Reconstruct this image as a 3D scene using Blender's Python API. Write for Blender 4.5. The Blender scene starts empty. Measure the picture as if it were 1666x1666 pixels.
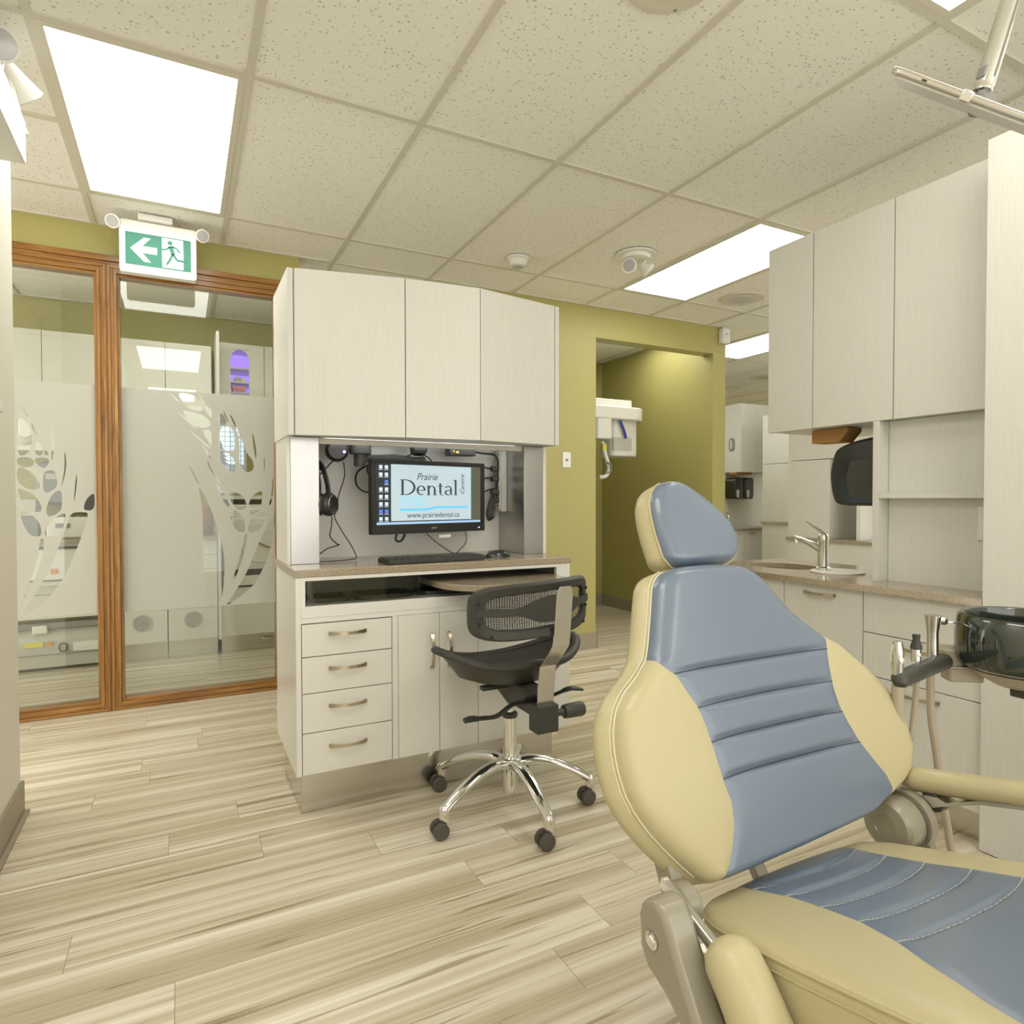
import bpy, math, random
from mathutils import Vector, Matrix
random.seed(7)
R = math.radians
C = bpy.context.scene.collection
sc = bpy.context.scene
# ---------------------------------------------------------------- camera, world, exposure
cd = bpy.data.cameras.new('camera'); cam = bpy.data.objects.new('camera', cd); C.objects.link(cam)
cam.location = (0, 0, 1.115)
cam.rotation_euler = (R(90 - 1.107), R(0.07), R(-27.34))
cd.sensor_width = 36; cd.lens = 1042 / 1666 * 36; cd.clip_start = 0.05
sc.camera = cam
sc.view_settings.view_transform = 'Standard'; sc.view_settings.look = 'None'
sc.view_settings.exposure = 0.36; sc.view_settings.gamma = 1.0; sc.view_settings.use_curve_mapping = False
w = bpy.data.worlds.new('world'); sc.world = w; w.use_nodes = True
w.node_tree.nodes['Background'].inputs[0].default_value = (1.0, 0.97, 0.90, 1)
w.node_tree.nodes['Background'].inputs[1].default_value = 2.05
LAMP = 5.2          # brightness of the ceiling light diffusers
LAMP_COL = (1.0, 0.985, 0.92)
CE = 2.55
# ---------------------------------------------------------------- materials
def mat(name, col=(.8, .8, .8), rough=.5, metal=0., spec=.5, coat=0., emit=None, es=1.):
    m = bpy.data.materials.new(name); m.use_nodes = True
    b = m.node_tree.nodes['Principled BSDF']
    b.inputs['Base Color'].default_value = (*col, 1); b.inputs['Roughness'].default_value = rough
    b.inputs['Metallic'].default_value = metal; b.inputs['Specular IOR Level'].default_value = spec
    b.inputs['Coat Weight'].default_value = coat; b.inputs['Coat Roughness'].default_value = .08
    if emit: b.inputs['Emission Color'].default_value = (*emit, 1); b.inputs['Emission Strength'].default_value = es
    return m
def nt(m):
    n = m.node_tree; return n.nodes, n.links, n.nodes['Principled BSDF']
def noise_col(m, stops, scale=(1, 1, 1), nscale=5., detail=4., rough=.5, bump=0., dist=0., coord='Object', warp=0.):
    N, L, b = nt(m)
    tc = N.new('ShaderNodeTexCoord'); mp = N.new('ShaderNodeMapping'); mp.inputs['Scale'].default_value = scale
    no = N.new('ShaderNodeTexNoise'); no.inputs['Scale'].default_value = nscale
    no.inputs['Detail'].default_value = detail; no.inputs['Roughness'].default_value = rough; no.inputs['Distortion'].default_value = warp
    cr = N.new('ShaderNodeValToRGB')
    e = cr.color_ramp.elements
    while len(e) < len(stops): e.new(.5)
    for i, (p, c) in enumerate(stops): e[i].position = p; e[i].color = (*c, 1)
    L.new(tc.outputs[coord], mp.inputs[0]); L.new(mp.outputs[0], no.inputs['Vector'])
    L.new(no.outputs['Fac'], cr.inputs[0]); L.new(cr.outputs[0], b.inputs['Base Color'])
    if bump:
        bp = N.new('ShaderNodeBump'); bp.inputs['Strength'].default_value = bump; bp.inputs['Distance'].default_value = .002
        L.new(no.outputs['Fac'], bp.inputs['Height']); L.new(bp.outputs[0], b.inputs['Normal'])
    return m
M = {}
LAM = [(.3, (.675, .665, .61)), (.7, (.725, .715, .66))]
M['laminate'] = noise_col(mat('linen_laminate', rough=.38), LAM, (90, 90, 3), 3, 3)
M['laminate_x'] = M['laminate']
M['gloss_white'] = mat('gloss_white_laminate', (.77, .76, .70), .22)
M['edge_white'] = mat('white_edge_band', (.79, .78, .74), .3)
M['green'] = noise_col(mat('olive_green_paint', rough=.45), [(.3, (.41, .375, .125)), (.7, (.435, .40, .145))], (1, 1, 1), 60, 2, bump=.06)
M['wallwhite'] = mat('cream_wall_paint', (.74, .71, .62), .6)
M['base'] = mat('taupe_cove_base', (.33, .29, .215), .5)
M['steel'] = noise_col(mat('brushed_steel', rough=.24, metal=1.), [(.3, (.60, .575, .53)), (.7, (.65, .625, .58))], (2, 2, 160), 6, 3)
M['steelv'] = noise_col(mat('brushed_steel_column', rough=.28, metal=1.), [(.3, (.43, .42, .41)), (.7, (.48, .47, .46))], (220, 220, 2), 6, 3)
M['nickel'] = mat('satin_nickel', (.56, .49, .38), .3, 1.)
M['chrome'] = mat('chrome', (.80, .80, .78), .09, 1.)
M['chrome_s'] = mat('satin_chrome', (.66, .64, .60), .22, 1.)
M['tbar'] = mat('ceiling_tbar_paint', (.66, .64, .53), .5)
M['blk'] = mat('black_plastic', (.022, .023, .021), .35)
M['blkm'] = mat('matte_black_plastic', (.045, .045, .04), .5)
M['graph'] = mat('graphite_plastic', (.055, .055, .045), .4)
M['rubber'] = mat('grey_rubber', (.085, .078, .065), .6)
M['white'] = mat('white_plastic', (.80, .79, .74), .35)
M['cream'] = noise_col(mat('cream_vinyl', rough=.33, spec=.5), [(.3, (.485, .43, .25)), (.7, (.505, .45, .27))], (1, 1, 1), 260, 2, bump=.05)
M['blue'] = noise_col(mat('slate_blue_vinyl', rough=.30, spec=.9, coat=.12), [(.3, (.135, .175, .245)), (.7, (.15, .19, .26))], (1, 1, 1), 260, 2, bump=.05)
M['stitchs'] = mat('grey_thread', (.50, .52, .50), .7)
M['stitch'] = mat('pale_thread', (.70, .66, .50), .7)
M['stitchd'] = mat('dark_thread', (.05, .06, .07), .7)
M['taupe'] = mat('glossy_taupe_plastic', (.30, .275, .21), .22, coat=.3)
M['hose'] = mat('beige_hose', (.42, .36, .27), .45)
M['bowl'] = mat('smoked_green_glass_bowl', (.022, .030, .022), .06, spec=.8, coat=.6)
M['bowlgrey'] = mat('bowl_collar_plastic', (.40, .35, .26), .35)
M['grey'] = mat('mid_grey_plastic', (.25, .25, .23), .4)
M['lgrey'] = mat('light_grey_plastic', (.55, .54, .49), .4)
M['darkgl'] = mat('smoked_plastic', (.02, .022, .018), .12, spec=.7)
M['papert'] = mat('brown_paper', (.42, .22, .07), .8)
M['paperw'] = mat('white_paper', (.8, .79, .76), .8)
M['yellow'] = mat('yellow_label', (.72, .66, .08), .5)
M['orange'] = mat('orange_plastic', (.75, .28, .05), .5)
M['pink'] = mat('pink_plastic', (.75, .30, .36), .5)
M['bluep'] = mat('blue_plastic', (.04, .07, .42), .4)
M['brownb'] = mat('brown_plastic', (.30, .17, .10), .5)
M['exitg'] = mat('exit_green', (.008, .19, .12), .4, emit=(.01, .25, .17), es=.06)
M['exitw'] = mat('exit_white', (.85, .87, .84), .4, emit=(.9, .95, .9), es=.25)
M['lens'] = mat('lamp_lens', (.45, .45, .46), .15, spec=.8)
M['ledv'] = mat('violet_led', (.2, .1, .9), .4, emit=(.35, .12, 1.), es=6.)
M['uv'] = mat('violet_lit_panel', (.3, .2, .8), .4, emit=(.40, .24, 1.), es=.85)
M['gap'] = mat('dark_gap', (.05, .045, .035), .7)
M['diff'] = mat('light_diffuser', (.9, .9, .85), .5, emit=LAMP_COL, es=LAMP)
M['fixt'] = mat('fixture_frame_paint', (.68, .65, .54), .4)
# stone worktop
m = mat('speckled_quartz', rough=.16, spec=.5); M['stone'] = m
N, L, b = nt(m)
tc = N.new('ShaderNodeTexCoord'); vo = N.new('ShaderNodeTexVoronoi'); vo.inputs['Scale'].default_value = 420
no = N.new('ShaderNodeTexNoise'); no.inputs['Scale'].default_value = 9
cr = N.new('ShaderNodeValToRGB'); e = cr.color_ramp.elements
e[0].position = 0; e[0].color = (.20, .15, .09, 1); e[1].position = 1; e[1].color = (.55, .48, .37, 1)
x = e.new(.25); x.color = (.34, .275, .19, 1); x = e.new(.75); x.color = (.42, .355, .26, 1)
L.new(tc.outputs['Object'], vo.inputs['Vector']); L.new(vo.outputs['Color'], cr.inputs[0]); L.new(cr.outputs[0], b.inputs['Base Color'])
# acoustic ceiling tile
m = mat('acoustic_tile', rough=.9, spec=.1); M['tile'] = m
N, L, b = nt(m)
geo = N.new('ShaderNodeNewGeometry')
mp = N.new('ShaderNodeMapping'); mp.inputs['Scale'].default_value = (1, 1, 0); L.new(geo.outputs['Position'], mp.inputs[0])
nw = N.new('ShaderNodeTexNoise'); nw.inputs['Scale'].default_value = 60; L.new(mp.outputs[0], nw.inputs['Vector'])
mixv = N.new('ShaderNodeMix'); mixv.data_type = 'VECTOR'; mixv.inputs[0].default_value = .012
L.new(mp.outputs[0], mixv.inputs[4]); L.new(nw.outputs['Color'], mixv.inputs[5])
vo = N.new('ShaderNodeTexVoronoi'); vo.inputs['Scale'].default_value = 72; L.new(mixv.outputs[1], vo.inputs['Vector'])
sep = N.new('ShaderNodeSeparateColor'); L.new(vo.outputs['Color'], sep.inputs[0])
thr = N.new('ShaderNodeMath'); thr.operation = 'MULTIPLY'; thr.inputs[1].default_value = .33; L.new(sep.outputs[0], thr.inputs[0])
lt = N.new('ShaderNodeMath'); lt.operation = 'LESS_THAN'; L.new(vo.outputs['Distance'], lt.inputs[0]); L.new(thr.outputs[0], lt.inputs[1])
mul = N.new('ShaderNodeMath'); mul.operation = 'MULTIPLY'; mul.inputs[1].default_value = .55; L.new(lt.outputs[0], mul.inputs[0])
mc = N.new('ShaderNodeMix'); mc.data_type = 'RGBA'; mc.inputs[6].default_value = (.95, .94, .87, 1); mc.inputs[7].default_value = (.38, .34, .25, 1)
L.new(mul.outputs[0], mc.inputs[0])
n2 = N.new('ShaderNodeTexNoise'); n2.inputs['Scale'].default_value = 260; L.new(mp.outputs[0], n2.inputs['Vector'])
mc2 = N.new('ShaderNodeMix'); mc2.data_type = 'RGBA'; mc2.blend_type = 'MULTIPLY'; mc2.inputs[0].default_value = .12
L.new(mc.outputs[2], mc2.inputs[6]); L.new(n2.outputs['Fac'], mc2.inputs[7]); L.new(mc2.outputs[2], b.inputs['Base Color'])
# vinyl plank floor
m = mat('vinyl_plank', rough=.34, spec=.35); M['floor'] = m
N, L, b = nt(m)
geo = N.new('ShaderNodeNewGeometry')
sx = N.new('ShaderNodeSeparateXYZ'); L.new(geo.outputs['Position'], sx.inputs[0])
def mth(op, a, bb=None):
    n = N.new('ShaderNodeMath'); n.operation = op
    for i, v in enumerate((a, bb)):
        if v is None: continue
        if isinstance(v, (int, float)): n.inputs[i].default_value = v
        else: L.new(v, n.inputs[i])
    return n.outputs[0]
yr = mth('DIVIDE', mth('ADD', sx.outputs[1], 10.05), .152); row = mth('FLOOR', yr)
wn = N.new('ShaderNodeTexWhiteNoise'); wn.noise_dimensions = '1D'; L.new(row, wn.inputs['W'])
xr_ = mth('DIVIDE', mth('ADD', sx.outputs[0], mth('ADD', mth('MULTIPLY', wn.outputs['Value'], 1.22), 20.)), 1.22); pid = mth('FLOOR', xr_)
wn2 = N.new('ShaderNodeTexWhiteNoise'); wn2.noise_dimensions = '1D'; L.new(mth('ADD', mth('MULTIPLY', row, 17.3), mth('MULTIPLY', pid, 3.7)), wn2.inputs['W'])
off = mth('MULTIPLY', wn2.outputs['Value'], 37.)
fx_ = mth('FRACT', xr_); fy_ = mth('FRACT', yr)
seam = mth('MAXIMUM', mth('LESS_THAN', fx_, .0016), mth('MULTIPLY', mth('LESS_THAN', fy_, .009), .55))

def plank_noise(sxx, syy, scale, detail, rough, warp, k):
    cx = N.new('ShaderNodeCombineXYZ')
    L.new(mth('ADD', mth('MULTIPLY', sx.outputs[0], sxx), off), cx.inputs[0]); L.new(mth('MULTIPLY', sx.outputs[1], syy), cx.inputs[1])
    L.new(mth('ADD', off, k), cx.inputs[2])
    n = N.new('ShaderNodeTexNoise'); n.inputs['Scale'].default_value = scale; n.inputs['Detail'].default_value = detail
    n.inputs['Roughness'].default_value = rough; n.inputs['Distortion'].default_value = warp; L.new(cx.outputs[0], n.inputs['Vector'])
    return n.outputs['Fac']
a = plank_noise(.30, 21., 1.0, 2.5, .5, .15, 0.)
c2 = plank_noise(.8, 85., 1.0, 5., .7, .3, 9.)
fac = mth('ADD', mth('MULTIPLY', a, .66), mth('MULTIPLY', c2, .34))
cr = N.new('ShaderNodeValToRGB'); e = cr.color_ramp.elements
e[0].position = .34; e[0].color = (.42, .355, .235, 1); e[1].position = .66; e[1].color = (.84, .79, .68, 1)
x = e.new(.43); x.color = (.52, .45, .315, 1); x = e.new(.50); x.color = (.61, .54, .405, 1); x = e.new(.57); x.color = (.71, .65, .515, 1)
L.new(fac, cr.inputs[0])
v = plank_noise(1.5, 48., 1.0, 3., .6, .5, 23.)
vr = N.new('ShaderNodeValToRGB'); e = vr.color_ramp.elements; e[0].position = .345; e[0].color = (.45, .40, .28, 1); e[1].position = .40; e[1].color = (1, 1, 1, 1)
L.new(v, vr.inputs[0])
mm = N.new('ShaderNodeMix'); mm.data_type = 'RGBA'; mm.blend_type = 'MULTIPLY'; mm.inputs[0].default_value = .75
L.new(cr.outputs[0], mm.inputs[6]); L.new(vr.outputs[0], mm.inputs[7])
mo = N.new('ShaderNodeMix'); mo.data_type = 'RGBA'; mo.inputs[7].default_value = (.20, .16, .09, 1)
L.new(mth('MULTIPLY', seam, .7), mo.inputs[0]); L.new(mm.outputs[2], mo.inputs[6]); L.new(mo.outputs[2], b.inputs['Base Color'])
# oak trim
def oak(name, scale):
    m = mat(name, rough=.3, spec=.5, coat=.15)
    return noise_col(m, [(.30, (.18, .075, .014)), (.45, (.28, .125, .026)), (.58, (.36, .175, .042)), (.72, (.46, .245, .070))], scale, 4, 5, .6, warp=.6)
M['oakv'] = oak('honey_oak_upright', (14, 14, .9)); M['oakh'] = oak('honey_oak_rail', (.9, 14, 14))
# glass and frosted film
m = bpy.data.materials.new('clear_glass'); m.use_nodes = True; M['glass'] = m
N, L = m.node_tree.nodes, m.node_tree.links; N.remove(N['Principled BSDF'])
tr = N.new('ShaderNodeBsdfTransparent'); tr.inputs[0].default_value = (.95, .97, .94, 1); gl = N.new('ShaderNodeBsdfGlossy'); gl.inputs['Roughness'].default_value = .01
fr = N.new('ShaderNodeFresnel'); fr.inputs[0].default_value = 1.5
ff = N.new('ShaderNodeMath'); ff.operation = 'MULTIPLY'; ff.inputs[1].default_value = 1.4; L.new(fr.outputs[0], ff.inputs[0])
mx = N.new('ShaderNodeMixShader'); L.new(ff.outputs[0], mx.inputs[0]); L.new(tr.outputs[0], mx.inputs[1]); L.new(gl.outputs[0], mx.inputs[2]); L.new(mx.outputs[0], N['Material Output'].inputs[0])
m = bpy.data.materials.new('frosted_film'); m.use_nodes = True; M['film'] = m
N, L = m.node_tree.nodes, m.node_tree.links; N.remove(N['Principled BSDF'])
tr = N.new('ShaderNodeBsdfTransparent'); df = N.new('ShaderNodeBsdfDiffuse'); df.inputs[0].default_value = (.76, .76, .70, 1); tl = N.new('ShaderNodeBsdfTranslucent'); tl.inputs[0].default_value = (.86, .86, .82, 1)
m1 = N.new('ShaderNodeMixShader'); m1.inputs[0].default_value = .45; L.new(df.outputs[0], m1.inputs[1]); L.new(tl.outputs[0], m1.inputs[2])
m2 = N.new('ShaderNodeMixShader'); m2.inputs[0].default_value = .15; L.new(m1.outputs[0], m2.inputs[1]); L.new(tr.outputs[0], m2.inputs[2]); L.new(m2.outputs[0], N['Material Output'].inputs[0])
# open mesh weave
def weave(name, col, sc_, cut):
    m = bpy.data.materials.new(name); m.use_nodes = True
    N, L = m.node_tree.nodes, m.node_tree.links; b = N['Principled BSDF']; b.inputs['Base Color'].default_value = (*col, 1); b.inputs['Roughness'].default_value = .5
    tc = N.new('ShaderNodeTexCoord'); mp = N.new('ShaderNodeMapping'); mp.inputs['Scale'].default_value = sc_; mp.inputs['Rotation'].default_value = (0, 0, 0)
    vo = N.new('ShaderNodeTexVoronoi'); vo.inputs['Scale'].default_value = 1; vo.inputs['Randomness'].default_value = .12
    L.new(tc.outputs['Object'], mp.inputs[0]); L.new(mp.outputs[0], vo.inputs['Vector'])
    lt = N.new('ShaderNodeMath'); lt.operation = 'LESS_THAN'; lt.inputs[1].default_value = cut; L.new(vo.outputs['Distance'], lt.inputs[0])
    tr = N.new('ShaderNodeBsdfTransparent'); mx = N.new('ShaderNodeMixShader')
    L.new(lt.outputs[0], mx.inputs[0]); L.new(b.outputs[0], mx.inputs[1]); L.new(tr.outputs[0], mx.inputs[2]); L.new(mx.outputs[0], N['Material Output'].inputs[0])
    return m
M['weave'] = weave('open_black_mesh', (.03, .03, .026), (130, 1, 190), .40)
M['weaves'] = weave('seat_mesh', (.035, .035, .03), (150, 150, 1), .30)
# ---------------------------------------------------------------- mesh builder
class MB:
    def __init__(s): s.v = []; s.f = []; s.mi = []; s.cur = 0
    def add(s, vs, fs):
        n = len(s.v); s.v += [tuple(p) for p in vs]
        for f in fs: s.f.append([n + i for i in f]); s.mi.append(s.cur)
        return s
    def box(s, x0, x1, y0, y1, z0, z1):
        return s.add([(x, y, z) for z in (z0, z1) for y in (y0, y1) for x in (x0, x1)],
                     [(0, 2, 3, 1), (4, 5, 7, 6), (0, 1, 5, 4), (2, 6, 7, 3), (0, 4, 6, 2), (1, 3, 7, 5)])
    def obox(s, c, ax, ay, az, hx, hy, hz):
        c, ax, ay, az = map(Vector, (c, ax, ay, az)); ax.normalize(); ay.normalize(); az.normalize()
        return s.add([c + ax*hx*i + ay*hy*j + az*hz*k for k in (-1, 1) for j in (-1, 1) for i in (-1, 1)],
                     [(0, 2, 3, 1), (4, 5, 7, 6), (0, 1, 5, 4), (2, 6, 7, 3), (0, 4, 6, 2), (1, 3, 7, 5)])
    def prism(s, poly, d):           # poly: list of 3D points (planar); extruded by vector d
        d = Vector(d); P = [Vector(p) for p in poly]; n = len(P)
        return s.add(P + [p + d for p in P], [list(range(n))[::-1], list(range(n, 2*n))] + [(i, (i+1) % n, n+(i+1) % n, n+i) for i in range(n)])
    def tube(s, pts, r, seg=10, caps=True, flat=None):      # r scalar or list; flat=(normal, ratio) squashes the section
        P = [Vector(p) for p in pts]; n = len(P); rr = r if isinstance(r, (list, tuple)) else [r]*n
        vs = []; up = None
        for i in range(n):
            t = (P[min(i+1, n-1)] - P[max(i-1, 0)]).normalized()
            if up is None:
                up = Vector((0, 0, 1)) if abs(t.z) < .9 else Vector((1, 0, 0))
                if flat: up = Vector(flat[0])
            a = (up - t*up.dot(t)).normalized(); up = a; b = t.cross(a)
            k = flat[1] if flat else 1
            for j in range(seg):
                q = 2*math.pi*j/seg; vs.append(P[i] + a*math.cos(q)*rr[i]*k + b*math.sin(q)*rr[i])
        fs = [(i*seg+j, i*seg+(j+1) % seg, (i+1)*seg+(j+1) % seg, (i+1)*seg+j) for i in range(n-1) for j in range(seg)]
        if caps: fs += [list(range(seg))[::-1], list(range((n-1)*seg, n*seg))]
        return s.add(vs, fs)
    def lathe(s, prof, c=(0, 0, 0), axis=(0, 0, 1), seg=32):    # prof [(r, h)]
        ax = Vector(axis).normalized(); u = ax.orthogonal().normalized(); w_ = ax.cross(u); c = Vector(c); vs = []
        for r, h in prof:
            for j in range(seg):
                q = 2*math.pi*j/seg; vs.append(c + ax*h + (u*math.cos(q) + w_*math.sin(q))*max(r, 1e-5))
        n = len(prof)
        fs = [(i*seg+j, i*seg+(j+1) % seg, (i+1)*seg+(j+1) % seg, (i+1)*seg+j) for i in range(n-1) for j in range(seg)]
        fs += [list(range(seg))[::-1], list(range((n-1)*seg, n*seg))]
        return s.add(vs, fs)
    def cyl(s, a, b_, r, seg=24):
        a, b_ = Vector(a), Vector(b_); return s.lathe([(r, 0), (r, (b_-a).length)], a, b_-a, seg)
    def grid(s, rows, wrap=False, flip=False):
        n = len(rows); k = len(rows[0]); vs = [p for r_ in rows for p in r_]; fs = []
        for i in range(n-1):
            for j in range(k if wrap else k-1):
                q = (i*k+j, i*k+(j+1) % k, (i+1)*k+(j+1) % k, (i+1)*k+j); fs.append(q[::-1] if flip else q)
        return s.add(vs, fs)
ORG = {}
def spline(pts, n=8):
    P = [Vector(p) for p in pts]; out = []
    for i in range(len(P)-1):
        p0, p1, p2, p3 = P[max(i-1, 0)], P[i], P[i+1], P[min(i+2, len(P)-1)]
        for k in range(n):
            t = k/n; out.append(.5*((2*p1) + (p2-p0)*t + (2*p0-5*p1+4*p2-p3)*t*t + (-p0+3*p1-3*p2+p3)*t**3))
    out.append(P[-1]); return out
def rrect(cx, cz, w_, h, r, n=5):      # rounded rectangle outline (2D)
    o = []
    for (sx_, sz_, a0) in ((1, 1, 0), (-1, 1, 90), (-1, -1, 180), (1, -1, 270)):
        for k in range(n+1):
            a = R(a0 + 90*k/n); o.append((cx + sx_*(w_/2-r) + r*math.cos(a), cz + sz_*(h/2-r) + r*math.sin(a)))
    return o
def tag(o, label=None, cat=None, group=None, kind=None):
    if label: o['label'] = label
    if cat: o['category'] = cat
    if group: o['group'] = group
    if kind: o['kind'] = kind
    return o
def part(name, mb, m, parent=None, bevel=0., smooth=35, loc=None, label=None):
    if parent is not None: wo = ORG[parent.name]
    P = mb.v; org = loc
    if org is None:
        xs, ys, zs = zip(*P); c = ((min(xs)+max(xs))/2, (min(ys)+max(ys))/2, min(zs))
        org = c
    org = Vector(org)
    me = bpy.data.meshes.new(name); me.from_pydata([tuple(Vector(p)-org) for p in P], [], mb.f)
    for mm_ in (m if isinstance(m, (list, tuple)) else [m]): me.materials.append(M[mm_] if isinstance(mm_, str) else mm_)
    for i, p in enumerate(me.polygons): p.material_index = mb.mi[i]; p.use_smooth = bool(smooth)
    me.update(); me.validate()
    import bmesh
    bm = bmesh.new(); bm.from_mesh(me); bmesh.ops.recalc_face_normals(bm, faces=bm.faces); bm.to_mesh(me); bm.free()
    if smooth: me.set_sharp_from_angle(angle=R(smooth))
    o = bpy.data.objects.new(name, me); C.objects.link(o)
    if parent is not None: o.parent = parent; o.location = org - wo
    else: o.location = org
    ORG[o.name] = org
    if bevel:
        b = o.modifiers.new('bevel', 'BEVEL'); b.width = bevel; b.segments = 2; b.limit_method = 'ANGLE'; b.angle_limit = R(40)
    if label: o['label'] = label
    return o
def thing(name, loc, label, cat, group=None):
    o = bpy.data.objects.new(name, None); C.objects.link(o); o.location = loc; o.empty_display_size = .05
    ORG[o.name] = Vector(loc); return tag(o, label, cat, group)
def struct(name, mb, m, bevel=0., parent=None, smooth=35):
    o = part(name, mb, m, parent, bevel, smooth)
    if parent is None: o['kind'] = 'structure'
    return o
def dup(root, loc, label=None):
    def cp(o, parent):
        c = o.copy(); C.objects.link(c)
        if parent is not None: c.parent = parent
        for ch in o.children: cp(ch, c)
        return c
    r = cp(root, None); r.location = loc
    if label: r['label'] = label
    ORG[r.name] = Vector(loc); return r
def B(*a): return MB().box(*a)
def text(s, size, m, name, parent, mtx, shear=0., extr=.0003, align='LEFT', space=1.):
    cu = bpy.data.curves.new(name, 'FONT'); cu.body = s; cu.size = size; cu.extrude = extr; cu.shear = shear; cu.align_x = align; cu.space_character = space
    t = bpy.data.objects.new(name, cu); me = bpy.data.meshes.new_from_object(t); bpy.data.objects.remove(t)
    me.materials.append(M[m]); o = bpy.data.objects.new(name, me); C.objects.link(o)
    o.parent = parent; mw = mtx.copy(); org = mw.translation - ORG[parent.name]; mw.translation = org; o.matrix_local = mw
    ORG[o.name] = mtx.translation.copy(); return o
#@@STRUCT
# ================================================================ STRUCTURE
struct('floor', B(-4, 9.5, -3, 9, -.05, 0), 'floor')
struct('ceiling', B(-4, 9.5, -3, 9, CE+.006, CE+.05), 'tile')
GX = [.221 + .61*k for k in range(-6, 15)]; GY = [2.358 + 1.22*k for k in range(-4, 6)]
g = MB()
for x in GX: g.box(x-.012, x+.012, -3, 9, CE-.001, CE+.010)
for y in GY: g.box(-4, 9.5, y-.012, y+.012, CE-.0015, CE+.010)
for y in (2.968, 1.748, .528): g.box(-1.0, -.389, y-.012, y+.012, CE-.0015, CE+.010)
g.box(-4, 4.08, 3.958, 3.982, CE-.002, CE+.01); g.box(-1.6, .75, 5.56, 5.60, CE-.003, CE+.01); g.box(2.76, 3.99, 5.56, 5.60, CE-.003, CE+.01); g.box(3.955, 3.985, 4.09, 5.6, CE-.003, CE+.01)
struct('trim_1', g, 'tbar')
W0, W1 = 3.98, 4.10
wl = MB(); wl.box(-1.2, .637, W0, W1, 2.385, CE+.006); wl.box(.56, .637, W0, W1, 0, 2.385); wl.box(-1.2, -1.0, W0, W1, 0, 2.385)
struct('wall_back', wl, 'green')
wl = MB(); wl.box(1.86, 2.765, W0, W1, 0, CE+.006); wl.box(3.94, 4.08, W0, W1, 0, CE+.006); wl.box(2.765, 3.94, W0, W1, 2.325, CE+.006)
wl.box(3.97, 4.08, W1, 5.72, 0, CE+.006); wl.box(2.0, 4.08, 5.6, 5.72, 0, CE+.006); wl.box(1.86, 2.0, W1, 5.72, 0, CE+.006)
struct('wall_alcove', wl, 'green')
struct('wall_sterilization', B(-1.8, 1.86, 5.6, 5.72, 0, CE+.006), 'green')
struct('wall_far', B(4.08, 9.4, 7.2, 7.3, 0, CE+.006), 'green')
struct('wall_right', B(9.3, 9.4, -3, 7.2, 0, CE+.006), 'wallwhite')
struct('wall_left', MB().box(-.70, -.515, -1.5, 2.80, 0, CE+.006), 'wallwhite')
bb = MB(); bb.box(-.515, -.505, -1.5, 2.805, 0, .118); bb.box(-.70, -.505, 2.80, 2.812, 0, .118); bb.box(-.505, -.49, -1.5, 2.812, 0, .012)
struct('baseboard_left', bb, 'base', .002)
bb = MB(); bb.box(1.86, 2.772, 3.966, 3.98, 0, .115); bb.box(2.765, 2.775, 3.966, 4.10, 0, .115); bb.box(3.935, 4.085, 3.966, 3.98, 0, .115)
struct('baseboard_back', bb, 'base', .002)
bb = MB(); bb.box(3.956, 3.97, 4.10, 5.6, 0, .115); bb.box(2.0, 3.956, 5.586, 5.6, 0, .115)
struct('baseboard_alcove', bb, 'base', .002)
# --- oak framed glass partition
wf = thing('window_1', (-.33, 3.98, 0), None, None); wf['kind'] = 'structure'
def frame_ring(x0, x1, z0, z1, ys, steps):      # nested stepped casing, back to front
    up, ra = MB(), MB()
    for (ins, wd, y0, y1) in steps:
        a0, a1, b0, b1 = x0+ins, x1-ins, z0+ins, z1-ins
        up.box(a0, a0+wd, y0, y1, b0, b1); up.box(a1-wd, a1, y0, y1, b0, b1)
        ra.box(a0+wd, a1-wd, y0, y1, b0, b0+wd); ra.box(a0+wd, a1-wd, y0, y1, b1-wd, b1)
    return up, ra
ST = [(.0, .014, 3.957, 4.04), (.014, .013, 3.962, 4.04), (.027, .016, 3.952, 4.04), (.043, .012, 3.966, 4.04)]
for nm, xa, xb in (('a', -1.0, -.337), ('b', -.331, .545)):
    up, ra = frame_ring(xa, xb, .002, 2.345, None, ST)
    part('window_frame', up, 'oakv', wf, .0015); part('window_rail', ra, 'oakh', wf, .0015)
part('window_mullion', B(-.337, -.331, 3.966, 4.04, 0, 2.345), 'oakv', wf)
h = MB(); h.box(-1.0, .56, 3.962, 4.04, 2.345, 2.362); h.box(-1.0, .56, 3.950, 4.04, 2.362, 2.392)
part('window_header', h, 'oakh', wf, .002)
part('window_stile', B(.545, .56, 3.955, 4.04, 0, 2.345), 'oakv', wf)
part('window_pane', B(-.99, -.39, 4.000, 4.006, .055, 2.29), 'glass', wf)
part('window_pane', B(-.276, .49, 4.000, 4.006, .055, 2.29), 'glass', wf)
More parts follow.
